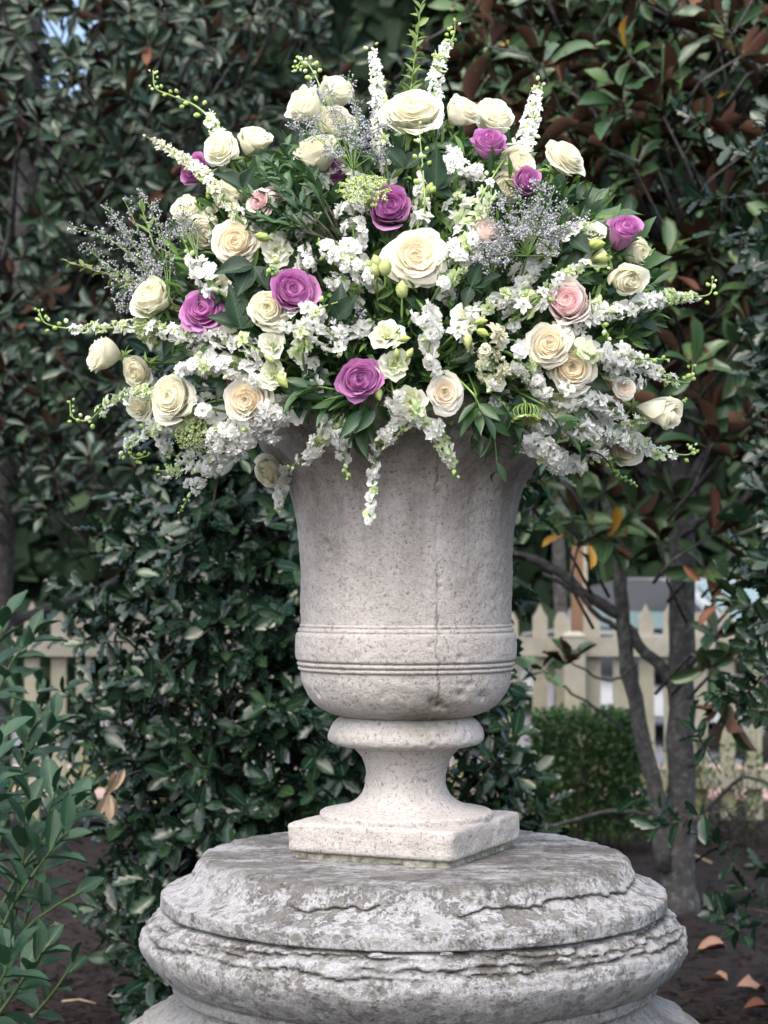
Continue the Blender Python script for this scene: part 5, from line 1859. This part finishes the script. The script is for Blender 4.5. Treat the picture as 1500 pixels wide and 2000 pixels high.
UP = 'larkspurs that stand above the roses'
OUT = 'larkspurs that arch out over the holly'
OUT2 = 'larkspurs that reach out towards the magnolia trunk'
FILL = 'white spikes packed between the roses'
HANG = 'white spikes that hang over the urn'
SPK = [
    # upright at the top
    ([(742, 290), (738, 200), (734, 140), (727, 90)], 48, 'larkspur', 'white larkspur spike upright between the statice and the highest open rose', 'white', .08, .06, .9, UP),
    ([(848, 260), (848, 190), (856, 130), (868, 95), (886, 70), (889, 38)], 46, 'larkspur', 'white larkspur spike with nodding green buds, tallest of the upright spikes', 'white', .08, .30, .9, UP),
    ([(1016, 310), (1030, 250), (1044, 200), (1054, 160)], 52, 'larkspur', 'dense white larkspur spike upright against the magnolia leaves', 'white', .06, .08, 1.0, UP),
    ([(758, 345), (750, 290), (742, 245)], 56, 'larkspur', 'pale larkspur below the upright spike, veiled by statice', 'white', .03, .05, .8, UP),
    ([(640, 230), (625, 170), (605, 130), (588, 120), (578, 140)], 22, 'larkspur', 'curled green larkspur tip arching over the topmost cream roses', 'greenwhite', .08, .75, .8, UP),
    # left outline
    ([(440, 285), (415, 238), (382, 207), (335, 187), (304, 172), (299, 138)], 40, 'larkspur', 'larkspur tip of green buds bent like a hook above the full cream rose', 'white', .04, .72, .9, OUT),
    ([(470, 430), (430, 380), (390, 335), (345, 300), (288, 268)], 42, 'larkspur', 'wilted cream larkspur trailing across a purple rose', 'wilt', -.02, .05, .75, OUT),
    ([(370, 655), (290, 640), (210, 640), (140, 642), (90, 632), (74, 604)], 44, 'larkspur', 'long larkspur with a curled tip of green buds over the side-facing rose', 'white', .0, .38, .85, OUT),
    ([(320, 770), (270, 770), (215, 785), (175, 820), (142, 815), (136, 782)], 46, 'larkspur', 'larkspur whose green bud tip hooks upward below the side-facing rose', 'greenwhite', .0, .48, .9, OUT),
    ([(350, 820), (290, 845), (250, 870), (262, 895), (290, 890)], 44, 'larkspur', 'drooping larkspur with lime buds below the pair of ivory roses', 'greenwhite', -.01, .45, .9, OUT),
    # right outline
    ([(1090, 650), (1160, 620), (1230, 600), (1290, 582), (1340, 580), (1385, 575), (1392, 545)], 52, 'larkspur', 'long white larkspur above a curved brown branch, its bud tip curled up', 'white', .0, .26, 1.0, OUT2),
    ([(1120, 690), (1200, 700), (1262, 715), (1300, 735), (1345, 747), (1354, 712)], 48, 'larkspur', 'white larkspur with hooked bud tip behind the snapdragon', 'white', .03, .28, .9, OUT2),
    ([(1130, 850), (1180, 850), (1240, 868), (1290, 882), (1345, 888), (1352, 868)], 50, 'larkspur', 'lowest reaching larkspur with curled bud tip below the side-view rose bud', 'white', -.01, .30, .95, OUT2),
    ([(1120, 690), (1180, 690), (1240, 700), (1308, 702)], 62, 'snap', 'white snapdragon with green bud tip beside the touching ivory roses', 'white', -.01, .28, 1.0, OUT2),
    ([(1210, 830), (1260, 815), (1300, 800), (1342, 780)], 26, 'snap', 'thin green snapdragon tip beyond the side-view rose bud', 'greenwhite', .02, .55, .9, OUT2),
    ([(1130, 830), (1170, 880), (1200, 920), (1246, 950)], 40, 'snap', 'snapdragon with long green bud tip below the lowest larkspur', 'white', -.02, .60, .9, OUT2),
    ([(1150, 590), (1165, 620), (1185, 650), (1188, 680)], 36, 'snap', 'short hanging snapdragon with green tip under the nodding cream rose', 'greenwhite', -.02, .55, .9, OUT2),
    # over the urn
    ([(800, 800), (840, 832), (868, 870), (884, 905), (886, 932)], 50, 'larkspur', 'larkspur with lime bud tip hanging beside the beige-hearted rose', 'greenwhite', -.01, .20, 1.0, HANG),
    ([(742, 858), (733, 890), (727, 950), (722, 1000), (720, 1026)], 38, 'stock', 'longest hanging spike of small white bells down the urn body', 'white', -.01, .06, .62, HANG),
    ([(655, 815), (632, 850), (605, 885), (556, 920)], 58, 'stock', 'white stock spike slanting down across the urn rim', 'white', -.01, .16, 1.0, HANG),
    ([(672, 830), (668, 860), (672, 900), (680, 938)], 48, 'snap', 'white snapdragon with green tip hanging between two white spikes on the urn', 'white', -.02, .36, 1.0, HANG),
    ([(770, 770), (782, 810), (768, 840), (725, 862)], 62, 'stock', 'white stock spike curling under the ivory lisianthus on the urn rim', 'white', -.005, .14, 1.0, HANG),
    ([(560, 800), (500, 840), (440, 880), (395, 930), (350, 1002)], 74, 'stock', 'large white spike drooping past the urn rim to the lowest point of the flowers', 'white', .0, .16, 1.1, HANG),
    ([(560, 905), (552, 940), (546, 970), (542, 1000)], 44, 'stock', 'short white spike hanging close under the urn flare', 'white', .16, .12, 1.0, HANG),
    ([(520, 800), (460, 835), (410, 875), (340, 915), (312, 920)], 66, 'larkspur', 'white larkspur below the pale peach rose, drooping outward', 'white', .0, .18, 1.0, HANG),
    ([(1030, 850), (1070, 885), (1105, 905), (1160, 900)], 72, 'stock', 'white stock spike under the hanging green umbel beside the urn rim', 'white', -.01, .06, 1.1, HANG),
    # fill between the roses
    ([(700, 500), (690, 450), (695, 400), (705, 375)], 84, 'stock', 'dense white stock beneath the pale green umbel', 'white', .01, .04, 1.1, FILL),
    ([(735, 545), (690, 520), (650, 490), (620, 470)], 72, 'stock', 'white stock with small buds beside the three lime buds', 'white', .0, .10, 1.0, FILL),
    ([(815, 455), (822, 400), (830, 350), (828, 320)], 56, 'larkspur', 'white larkspur standing beside the middle purple rose', 'white', .01, .12, 1.0, FILL),
    ([(826, 600), (842, 640), (838, 690), (848, 735)], 62, 'stock', 'white stock hanging above the beige-hearted rose', 'white', -.005, .06, 1.0, FILL),
    ([(560, 640), (610, 625), (645, 650), (668, 690)], 88, 'larkspur', 'thick white larkspur cluster below the pointed purple rose', 'white', .0, .04, 1.2, FILL),
    ([(590, 690), (600, 640), (620, 605), (660, 590)], 50, 'larkspur', 'greenish larkspur curling out beside the pointed purple rose', 'greenwhite', -.015, .30, 1.0, FILL),
    ([(520, 690), (450, 660), (400, 650), (345, 650)], 66, 'larkspur', 'white larkspur below the wide purple rose', 'white', .005, .14, 1.1, FILL),
    ([(520, 740), (450, 715), (390, 715), (340, 725)], 60, 'stock', 'white stock above the ivory rose pair', 'white', .01, .06, 1.0, FILL),
    ([(430, 570), (405, 540), (375, 505), (350, 448)], 58, 'snap', 'white snapdragon with green tip beside the back-turned cream rose', 'white', -.005, .30, 1.0, FILL),
    ([(860, 560), (890, 520), (915, 480), (945, 450)], 74, 'stock', 'white stock between the largest rose and the dusty rose', 'white', .005, .06, 1.1, FILL),
    ([(905, 480), (925, 420), (948, 370), (985, 310)], 70, 'larkspur', 'tall white and green larkspur in front of half hidden cream roses', 'greenwhite', .0, .28, 1.1, FILL),
    ([(890, 360), (885, 320), (882, 290)], 66, 'stock', 'white stock under the leaning cream rose', 'white', .03, .04, 1.0, FILL),
    ([(890, 650), (935, 610), (985, 580), (1030, 560)], 58, 'larkspur', 'greenish larkspur below the big lime bud', 'greenwhite', .0, .16, 1.1, FILL),
    ([(1020, 610), (1080, 560), (1130, 525), (1185, 520)], 58, 'larkspur', 'greenish larkspur running along the top of the pale pink rose', 'greenwhite', .0, .22, 1.1, FILL),
    ([(945, 655), (955, 690), (965, 730), (972, 765)], 76, 'stock', 'withered cream stock beside dark hanging leaves', 'wilt', .0, .05, 1.1, FILL),
    ([(995, 690), (1030, 720), (1050, 755), (1075, 775)], 74, 'stock', 'white stock under the upper of the touching ivory roses', 'white', .0, .05, 1.1, FILL),
    ([(1090, 770), (1140, 775), (1180, 790), (1225, 825)], 66, 'larkspur', 'white larkspur below the touching ivory roses', 'white', -.005, .06, 1.1, FILL),
    ([(1050, 500), (1090, 465), (1130, 445), (1165, 430)], 48, 'larkspur', 'white larkspur under the big lavender statice', 'white', .02, .16, .9, FILL),
    ([(830, 395), (826, 330), (822, 290), (818, 245)], 18, 'larkspur', 'thin bare larkspur tip with a few round buds before the highest open rose', 'greenwhite', -.03, .92, .5, FILL),
    ([(715, 372), (700, 350), (678, 338)], 46, 'larkspur', 'few white larkspur florets above the pale green umbel', 'white', .02, .05, .9, FILL),
    ([(560, 560), (545, 530), (530, 520), (520, 540)], 30, 'larkspur', 'curling larkspur bud stem above the cream rose', 'greenwhite', -.01, .6, .7, FILL),
    ([(600, 530), (600, 505), (590, 480)], 60, 'stock', 'white stock behind dark small leaves', 'white', .03, .05, 1.0, FILL),
    ([(720, 630), (690, 650), (660, 640)], 50, 'larkspur', 'white larkspur beside the ivory lisianthus', 'white', .02, .05, .9, FILL),
    ([(1100, 640), (1130, 610), (1170, 590)], 50, 'larkspur', 'white larkspur just beneath the nodding cream rose', 'white', .03, .05, 1.0, FILL),
    ([(880, 580), (870, 560), (865, 530)], 60, 'stock', 'white stock half hidden below the largest rose', 'white', .05, .05, 1.0, FILL),
    ([(430, 700), (400, 680), (370, 680)], 56, 'stock', 'white stock between two white spikes below the wide purple rose', 'white', .03, .05, 1.0, FILL),
    ([(300, 830), (320, 870), (330, 890)], 40, 'larkspur', 'white florets beside the feathery green umbel', 'white', -.01, .10, .9, FILL),
    ([(480, 840), (440, 850), (400, 850)], 66, 'stock', 'white stock under the pale peach rose', 'white', .0, .05, 1.1, FILL),
    ([(1180, 720), (1230, 740), (1260, 760)], 60, 'larkspur', 'white larkspur round the small faded beige rose', 'white', .02, .1, 1.0, FILL),
    ([(1060, 820), (1100, 830), (1140, 845)], 60, 'larkspur', 'white larkspur above the stock that hangs beside the rim', 'white', .02, .06, 1.0, FILL),
    ([(640, 760), (600, 700), (560, 690)], 60, 'larkspur', 'white larkspur between the lisianthus and the thick white cluster', 'white', .03, .05, 1.0, FILL),
    ([(700, 590), (670, 560), (640, 540)], 66, 'stock', 'white stock above the mid green rose leaves', 'white', .03, .05, 1.0, FILL),
    ([(560, 470), (590, 440), (640, 420)], 60, 'stock', 'white stock under the dark myrtle sprigs', 'white', .05, .05, 1.0, FILL),
    ([(880, 430), (890, 400), (905, 370)], 60, 'larkspur', 'white larkspur beside the broad dark upright rose leaf', 'white', .03, .05, 1.0, FILL),
    ([(1010, 560), (1040, 520), (1075, 500)], 56, 'stock', 'white stock beside the big lime bud', 'white', .04, .05, 1.0, FILL),
    ([(1010, 650), (1000, 620), (1000, 590)], 56, 'larkspur', 'white larkspur beside the upper touching ivory rose', 'white', .04, .05, 1.0, FILL),
    ([(1150, 800), (1190, 840), (1230, 850)], 60, 'stock', 'white stock above the rose that hides behind larkspur', 'white', .03, .05, 1.0, FILL),
    ([(960, 780), (1000, 800), (1040, 840)], 56, 'stock', 'white stock behind the upside-down umbel', 'white', .05, .05, 1.0, FILL),
    ([(420, 800), (380, 790), (390, 830)], 60, 'stock', 'white stock between the ivory pair and the pale peach rose', 'white', .03, .05, 1.0, FILL),
    ([(860, 850), (820, 820), (790, 830)], 50, 'larkspur', 'white larkspur under the beige-hearted rose', 'white', -.005, .05, 1.0, FILL),
    ([(600, 380), (640, 340), (680, 320)], 50, 'larkspur', 'white larkspur beside the statice stems', 'white', .05, .05, 1.0, FILL),
    ([(430, 470), (410, 430), (420, 390)], 50, 'larkspur', 'pale florets between peach rose and wilted larkspur', 'wilt', .03, .05, 1.0, FILL),
    ([(880, 330), (920, 330), (940, 350)], 60, 'stock', 'white stock beneath the upturned purple rose', 'white', .02, .05, 1.0, FILL),
]
for (pts, w, kind, label, tone, off, tip, dens, grp) in SPK:
    spike(pts, w, kind, label, tone, off, tip, dens, grp)


# ---- sea lavender
def statice(base, tips, label, off=0.0, dens=1.0):
    b = W(*base, dome(*base, off))
    root = thing('sea_lavender', label, 'sea lavender', b, 'sea lavender sprays')
    st, fl = MB(), MB()
    mainp = stem_path(b, Vector((0, -.2, .9)))
    add_stem(root, mainp, .0022, .0018)
    for (tx, ty) in tips:
        tipw = W(tx, ty, dome(tx, ty, off) + RNG.uniform(-.05, .03))
        mid = b.lerp(tipw, .5) + Vector((0, 0, .015)) + Vector(RNG.normal(size=3) * .012)
        C = spline([b, mid, tipw], 14)
        st.tube(C, .0014, .0006, 4, cap=False)
        L = (tipw - b).length
        for k in range(int(24 * dens)):
            s = .32 + .68 * (k / (24 * dens))
            i = min(12, int(s * 13))
            p = np.array(C[i].lerp(C[i + 1], s * 13 - i))
            d = unit(np.array(C[i + 1] - C[i]))
            e1, e2 = perp(d)
            az = RNG.uniform(0, 6.28)
            o = unit(d * .8 + math.cos(az) * e1 + math.sin(az) * e2)
            ln = RNG.uniform(.012, .040) * (1.15 - .7 * s)
            q = p + o * ln
            st.tube([p, q], .0005, .0004, 3, cap=False)
            m = int(3 + 4 * RNG.uniform())
            for j in range(m):
                c = p + o * ln * (.45 + .6 * j / m) + RNG.normal(size=3) * .0020
                sz = RNG.uniform(.0012, .0021)
                u = rvec()
                f1, f2 = perp(u)
                V = [c - u * sz] + [c + u * sz * .7 + (math.cos(a) * f1 + math.sin(a) * f2) * sz * 1.25 for a in (0, 2.09, 4.19)]
                fl.add(V, [(0, 1, 2), (0, 2, 3), (0, 3, 1), (1, 3, 2)])
    part('branches', st.mesh('branches', ['greenstem']), root, None, kind='stuff', world=True)
    part('blossom', fl.mesh('blossom', ['statice'], False), root, None, kind='stuff', world=True)


statice((330, 580), [(136, 440), (160, 475), (205, 400), (240, 385), (275, 368), (185, 520), (225, 420), (300, 400), (215, 560), (255, 500), (330, 440), (230, 600), (190, 450), (280, 470), (270, 560), (225, 585), (300, 520)], 'wide airy grey lavender spray fanned out over the dark magnolia, beside the drooping cream rose')
statice((690, 330), [(580, 215), (600, 160), (640, 165), (680, 145), (615, 240), (655, 215), (700, 215), (740, 195), (760, 240), (670, 260), (720, 270), (640, 290), (690, 300), (565, 240), (750, 300)], 'lavender grey spray covering the topmost cream roses', -.04)
statice((1030, 500), [(945, 400), (975, 380), (1010, 370), (1050, 350), (1085, 365), (1110, 390), (1150, 425), (1120, 440), (970, 440), (1000, 420), (1040, 410), (1080, 420), (1060, 460), (1100, 460), (985, 480), (960, 505), (930, 480), (1020, 450), (1060, 385)], 'large violet grey spray between the dusty rose and the wide cream rose', -.03, 1.15)
statice((385, 500), [(350, 420), (358, 395), (370, 440), (345, 460)], 'thin lavender spray across the back-turned cream rose', -.03, .7)
statice((690, 690), [(640, 640), (660, 660), (715, 620), (700, 650), (735, 640)], 'small lavender spray deep among the leaves beside the ivory lisianthus', .04, .6)
statice((960, 540), [(930, 500), (960, 490), (985, 505), (1010, 500), (945, 520)], 'short lavender tuft directly beneath the dusty rose', -.01, .8)


# ---- green umbels
def umbel(px, py, dia, fx, fy, label, dome_h=.45, off=0.0, closed=False):
    D = dome(px, py, off)
    c = W(px, py, D)
    rad = dia / 2 * D / FPX
    ax = face_dir(fx, fy)
    base = c - ax * rad * (1.0 if not closed else 1.25)
    root = thing('green_umbel', label, 'umbel flower', base, 'green umbels', rot=axis_rot(ax))
    ray, fl, fw = MB(), MB(), MB()
    for k in range(46):
        q = math.sqrt((k + .5) / 46)
        a = k * 2.39996
        tip = np.array((math.cos(a) * q * rad, math.sin(a) * q * rad, rad * (.62 + dome_h * (1 - q * q) + RNG.normal() * .03)))
        if closed:
            tip = np.array((math.cos(a) * q * rad, math.sin(a) * q * rad, rad * (1.35 - .25 * (1 - q))))
            midp = np.array((math.cos(a) * rad * (.35 + .75 * q), math.sin(a) * rad * (.35 + .75 * q), rad * .60))
        else:
            midp = tip * np.array((.55, .55, .42))
        ray.tube(spline([(0, 0, 0), midp, tip], 6), .0007, .0005, 4, cap=False)
        for j in range(22):
            b = RNG.normal(size=3)
            b[2] = abs(b[2]) * .5
            p = tip + unit(b) * rad * .13 * RNG.uniform(.4, 1)
            sz = RNG.uniform(.0015, .0027)
            u = rvec()
            f1, f2 = perp(u)
            V = [p - u * sz * .6] + [p + (math.cos(x) * f1 + math.sin(x) * f2) * sz * 1.2 for x in (0, 2.09, 4.19)]
            (fw if (RNG.uniform() < (.15 if closed else .42)) else fl).add(V, [(0, 1, 2), (0, 2, 3), (0, 3, 1), (1, 3, 2)])
    part('rays', ray.mesh('rays', ['palestem']), root, None, kind='stuff')
    part('florets', fl.mesh('florets', ['ammi'], False), root, None, kind='stuff')
    part('pale_florets', fw.mesh('pale_florets', ['ammi_w'], False), root, None, kind='stuff')
    add_stem(root, stem_path(base, ax, 12), .0024, .0022, 'palestem')


umbel(712, 356, 108, .0, .72, 'pale green lacy umbel spread flat above the middle purple rose', .30, -.05)
umbel(283, 642, 64, -.45, -.35, 'fuzzy green umbel folded under the drooping cream rose', .5, -.01)
umbel(372, 842, 82, -.10, -.25, 'feathery green umbel hanging below the pair of ivory roses', .5, -.01)
umbel(1028, 818, 54, .02, -.96, 'bell shaped green umbel hanging upside down from a bent stem beside the rim', .2, -.03, True)


# ---- leafy stems
def leafy(pts, tset, L, n, label, name, cat, stem='greenstem', off=0.0, group=None, D1=0.0, pair=False, r0=.0022, spread=1.0, lo=.12, end=True):
    P0 = [W(x, y, dome(x, y, off) + D1 * i / (len(pts) - 1)) for i, (x, y) in enumerate(pts)]
    root = thing(name, label, cat, P0[0], group)
    N = 30
    C = spline(P0, N)
    add_stem(root, stem_path(C[0], (C[1] - C[0]).normalized())[:-1] + C, lambda t: r0 * (1 - .6 * t), None, stem, sides=5)
    for k in range(n):
        s = lo + (1 - lo) * (k + .5) / n
        i = min(N - 2, int(s * (N - 1)))
        p = np.array(C[i].lerp(C[i + 1], s * (N - 1) - i))
        d = unit(np.array(C[i + 1] - C[i]))
        e1, e2 = perp(d)
        az = (k * 2.39996 if not pair else (k % 2) * math.pi + (k // 2) * 1.57) + RNG.normal() * .25
        o = math.cos(az) * e1 + math.sin(az) * e2
        l = unit(d * (.75 + .5 * s) + o * spread + RNG.normal(size=3) * .12)
        nn = d * .5 + np.array((0, -.6, .6)) + RNG.normal(size=3) * .25
        LL = L * RNG.uniform(.75, 1.15) * (1.1 - .35 * s)
        part('leaf', T[tset][RNG.integers(len(T[tset]))].mesh(), root, Matrix(frame(p, l, nn, LL * 1.1, LL, LL).tolist()), world=True)
    return root


leafy([(795, 260), (802, 180), (812, 100), (822, 10)], 'olive', .034, 48, 'upright small-leaved green sprig, tallest thing in the bouquet', 'box_sprig', 'sprig', 'greenstem', .10, None, 0, False, .0022, 1.5)
leafy([(800, 270), (790, 220), (782, 170)], 'box', .030, 30, 'short green sprig beside the tallest small-leaved sprig', 'box_sprig', 'sprig', 'greenstem', .12, None, 0, True)
leafy([(850, 250), (840, 210), (830, 165)], 'box', .030, 28, 'short green sprig behind the highest open cream rose', 'box_sprig', 'sprig', 'greenstem', .12, None, 0, True)
leafy([(330, 590), (260, 555), (190, 530), (130, 510)], 'olive', .028, 26, 'thin reddish stemmed sprig with yellow green leaves under the grey lavender spray', 'red_stem_sprig', 'sprig', 'redstem', .02)
leafy([(300, 480), (285, 430), (270, 395)], 'olive', .028, 12, 'yellow green sprig rising inside the grey lavender spray', 'olive_sprig', 'sprig', 'greenstem', .03)
DARKG = 'dark myrtle sprigs beside the pink rose'
for pts in ([(640, 450), (590, 400), (550, 350), (520, 310)], [(640, 470), (570, 430), (520, 400), (480, 380)], [(650, 440), (620, 380), (600, 330), (570, 285)], [(620, 460), (560, 440), (520, 430), (490, 425)], [(610, 430), (560, 390), (540, 360), (500, 335)], [(650, 420), (610, 350), (570, 320), (555, 270)]):
    leafy(pts, 'ruscus', .036, 26, 'dark small-leaved myrtle sprig among the others beside the pink rose', 'myrtle_sprig', 'sprig', 'darktwig', -.005, DARKG, 0, True)
leafy([(925, 770), (945, 810), (965, 855), (972, 925)], 'ruscus', .058, 13, 'long ruscus strand hanging lowest over the urn flare', 'ruscus_strand', 'greenery', 'palestem', -.03, None)
leafy([(985, 790), (1010, 840), (1012, 880)], 'ruscus', .036, 16, 'short curled ruscus strand hanging beside the upside-down umbel', 'ruscus_strand', 'greenery', 'greenstem', -.015, None)
leafy([(930, 770), (930, 810), (935, 860)], 'ruscus', .060, 13, 'dark broad ruscus strand beside the beige-hearted rose', 'ruscus_strand', 'greenery', 'greenstem', -.012, None)
leafy([(1060, 790), (1110, 850), (1160, 885), (1205, 905)], 'ruscus', .044, 15, 'dark ruscus strand across the lowest snapdragon', 'ruscus_strand', 'greenery', 'greenstem', -.035, None)
for pts in ([(720, 770), (680, 790), (655, 800)], [(715, 780), (700, 820), (690, 850)], [(650, 760), (610, 755), (575, 770)], [(690, 770), (640, 780), (600, 800)], [(740, 780), (725, 815), (700, 835)]):
    leafy(pts, 'ruscus', .068, 9, 'dark willow-leaved ruscus strand under the low purple rose', 'ruscus_strand', 'greenery', 'greenstem', .0, 'ruscus under the low purple rose')


def rose_foliage(px, py, L, leaves, label, off=0.0):
    c = W(px, py, dome(px, py, off))
    root = thing('rose_foliage', label, 'leaves', c, 'broad dark rose leaves')
    add_stem(root, stem_path(c + Vector((0, .03, -.01)), Vector((0, -.5, .6))), .0022, .0016)
    for (dx, dy, f) in leaves:
        l = unit((dx, -.25, dy))
        nn = np.array((RNG.normal() * .15, -1.0, .55))
        part('leaf', T['roseleaf'][RNG.integers(3)].mesh(), root, Matrix(frame(np.array(c), l, nn, L * f * 1.05, L * f, L * f).tolist()), world=True)


rose_foliage(470, 640, .072, [(-.2, 1, 1.1), (-.95, .45, .85), (.8, .5, .8)], 'large dark rose leaf between the wide purple rose and a cream rose')
rose_foliage(495, 520, .068, [(-1, -.15, 1.05), (-.4, -.8, 1.0), (.5, -.7, .8)], 'dark rose leaves under the round peach rose')
rose_foliage(850, 370, .070, [(.05, 1, 1.1), (.7, -.4, .6), (.55, .4, .7)], 'broad dark upright rose leaf between two white larkspurs')
rose_foliage(475, 370, .060, [(-.7, .5, 1.0), (.4, .7, .8)], 'rose leaves between the full cream rose and the pink rose')
rose_foliage(660, 625, .066, [(.1, 1, 1.0), (.5, .6, .9)], 'mid green rose leaves beside the pointed purple rose')
rose_foliage(920, 560, .060, [(.9, .3, 1), (.4, .9, .8), (-.3, -.8, .7)], 'dark rose leaves beneath the dusty rose')
rose_foliage(960, 700, .060, [(-.8, -.4, 1), (.2, -1, 1)], 'dark rose leaves behind withered cream florets', .04)
rose_foliage(1000, 790, .062, [(.5, -.7, 1), (-.4, -.8, 1), (.9, .1, .9)], 'dark rose leaves above the upside-down umbel', .02)
rose_foliage(790, 330, .060, [(-.5, .6, 1), (.6, .5, .9)], 'rose leaves right under the highest open cream rose', .02)
rose_foliage(1110, 460, .060, [(.6, -.6, 1), (-.5, -.8, .9)], 'rose leaves beneath the big lavender statice', .03)
rose_foliage(430, 560, .070, [(-.5, -.7, 1), (.6, -.5, 1)], 'dark rose leaves above the wide purple rose', .02)
rose_foliage(590, 740, .060, [(.8, -.2, 1), (.7, .6, .9), (-.2, -.9, .9)], 'dark rose leaves beside the greenish ivory lisianthus', .02)

# green stems that show between the flowers, and the uncountable inner greenery
inner = []
for i in range(2300):
    u, v = RNG.uniform(-1, 1), RNG.uniform(-1, 1)
    if u * u + v * v > 1:
        continue
    px, py = 793 + u * 470, 600 + (v * 330 if v < 0 else v * 215)
    D = dome(px, py) + .05 + .22 * RNG.uniform() ** 1.2
    p = np.array(W(px, py, D))
    if p[2] < 1.76 and math.hypot(p[0] - UX, p[1]) < .34:
        continue
    d = unit(p - np.array((UX, 0, 1.68)) + RNG.normal(size=3) * .25)
    l = unit(d + RNG.normal(size=3) * .5)
    L = RNG.uniform(.035, .075)
    inner.append((T['ruscus'][i % 3], frame(p, l, np.array((0, -.8, .6)) + RNG.normal(size=3) * .4, L * 1.25, L, L)))
fresh = []
for i in range(2200):
    u, v = RNG.uniform(-1, 1), RNG.uniform(-1, 1)
    if u * u + v * v > 1:
        continue
    px, py = 793 + u * 480, 600 + (v * 330 if v < 0 else v * 225)
    p = np.array(W(px, py, dome(px, py) + .02 + .12 * RNG.uniform()))
    if p[2] < 1.76 and math.hypot(p[0] - UX, p[1]) < .34:
        continue
    d = unit(p - np.array((UX, 0, 1.68)) + RNG.normal(size=3) * .3)
    L = RNG.uniform(.018, .045)
    fresh.append((T['fern'][i % 2], frame(p, d, np.array((0, -.8, .6)) + RNG.normal(size=3) * .5, L * 1.1, L, L)))
single('fresh_foliage', join_tmpl('fresh_foliage', fresh), 'narrow fresh green leaves and bracts scattered between the white spikes', 'foliage', kind='stuff')
single('foliage', join_tmpl('foliage', inner), 'dark inner leaves packed between the flower stems above the urn', 'foliage', kind='stuff')
for i, (px, py) in enumerate([(760, 560), (735, 600), (860, 570), (700, 560), (880, 590), (640, 430), (1090, 600), (650, 580)]):
    p = W(px, py, dome(px, py, .09))
    mb = MB()
    mb.tube(stem_path(p, (p - Vector((UX, 0, 1.7))).normalized(), 12), .0034, .0030, 6)
    o = single('flower_stem', mb.mesh('flower_stem', ['greenstem' if i % 3 else 'palestem']), 'bare green flower stem running down between the blooms into the urn', 'stem', None, 'bare stems between the blooms')

# ------------------------------------------------------------------ fallen leaves and small things on the mulch
def fallen(px, py, L, ang, mat, label, curl=0, lift=.03):
    g = ground_at(px, py)
    d = np.array((math.cos(R(ang)), math.sin(R(ang)), .10))
    t = T['mag'][curl]
    single('fallen_leaf', t.mesh((mat, mat)), label, 'leaf', Matrix(frame((g.x, g.y, g.z + lift), d, (.15, -.30, 1), L * 1.25, L, L * 1.6).tolist()), 'fallen leaves on the mulch')


fallen(258, 1842, .11, 40, 'dead', 'pinkish tan fallen leaf curled up beside the pedestal, under the holly', 1, .035)
fallen(250, 1862, .10, 5, 'orange', 'flat orange brown fallen leaf just below the curled one beside the pedestal', 0)
fallen(1362, 1868, .115, 8, 'dead', 'pale tan fallen leaf lying flat below the magnolia trunk', 3, .02)
fallen(1378, 1928, .10, -50, 'dead', 'tan fallen leaf standing on edge near a yellowed one', 1, .02)
fallen(1440, 1945, .115, 18, 'dead', 'brown pink fallen leaf with curled rim, beside a small pebble-like scrap', 2, .03)
fallen(1455, 1988, .09, 20, 'orange', 'narrow orange fallen leaf farthest from the magnolia trunk', 0)
fallen(196, 1608, .06, 30, 'dead', 'small pale fallen leaf on the mulch under the holly', 1)
fallen(265, 1872, .06, -10, 'tan', 'thin straw coloured fallen leaf beside the pedestal', 3)
fallen(255, 1965, .08, 20, 'dead', 'faded fallen leaf close to the pedestal base', 2)
for (x0, y0, x1, y1, r_, lab) in [(120, 1963, 187, 1967, .0035, 'thin pale straw stalk lying on the mulch'), (55, 1990, 112, 1998, .003, 'short pale stalk on the mulch beside the laurel'), (1290, 1650, 1390, 1690, .006, 'grey twig lying beneath the magnolia'), (90, 1815, 118, 1812, .004, 'bent tan twig scrap below the laurel')]:
    a, b = ground_at(x0, y0), ground_at(x1, y1)
    mb = MB()
    mb.tube([a + Vector((0, 0, .012)), a.lerp(b, .5) + Vector((.0, .01, .02)), b + Vector((0, 0, .012))], r_, r_ * .7, 6)
    single('fallen_stick', mb.mesh('fallen_stick', ['tan']), lab, 'stick', None, 'sticks on the mulch')

# a bunch of dried leaves caught in the holly
q = W(212, 1548, 5.35)
bun = thing('dried_leaf_bunch', 'bunch of dried tan leaves caught low in the holly bush', 'dried leaves', q)
for (dx, dz, L, r_) in [(-.5, -1, .075, 0), (.05, -1, .08, 1), (.35, -1, .07, 2), (.75, 1.1, .085, 3), (.4, 1.2, .07, 1)]:
    part('leaf', T['mag'][r_].mesh(('tan', 'tan')), bun, Matrix(frame(np.array(q), (dx, -.1, dz), (.2, -1, .1), L * .9, L, L * 1.6).tolist()), world=True)
tree = MB()
tree.tube([q + Vector((0, .0, 0)), q + Vector((.04, .1, .04)), q + Vector((.10, .3, .05))], .002, .003, 5)
part('twig', tree.mesh('twig', ['darktwig']), bun, None, world=True)
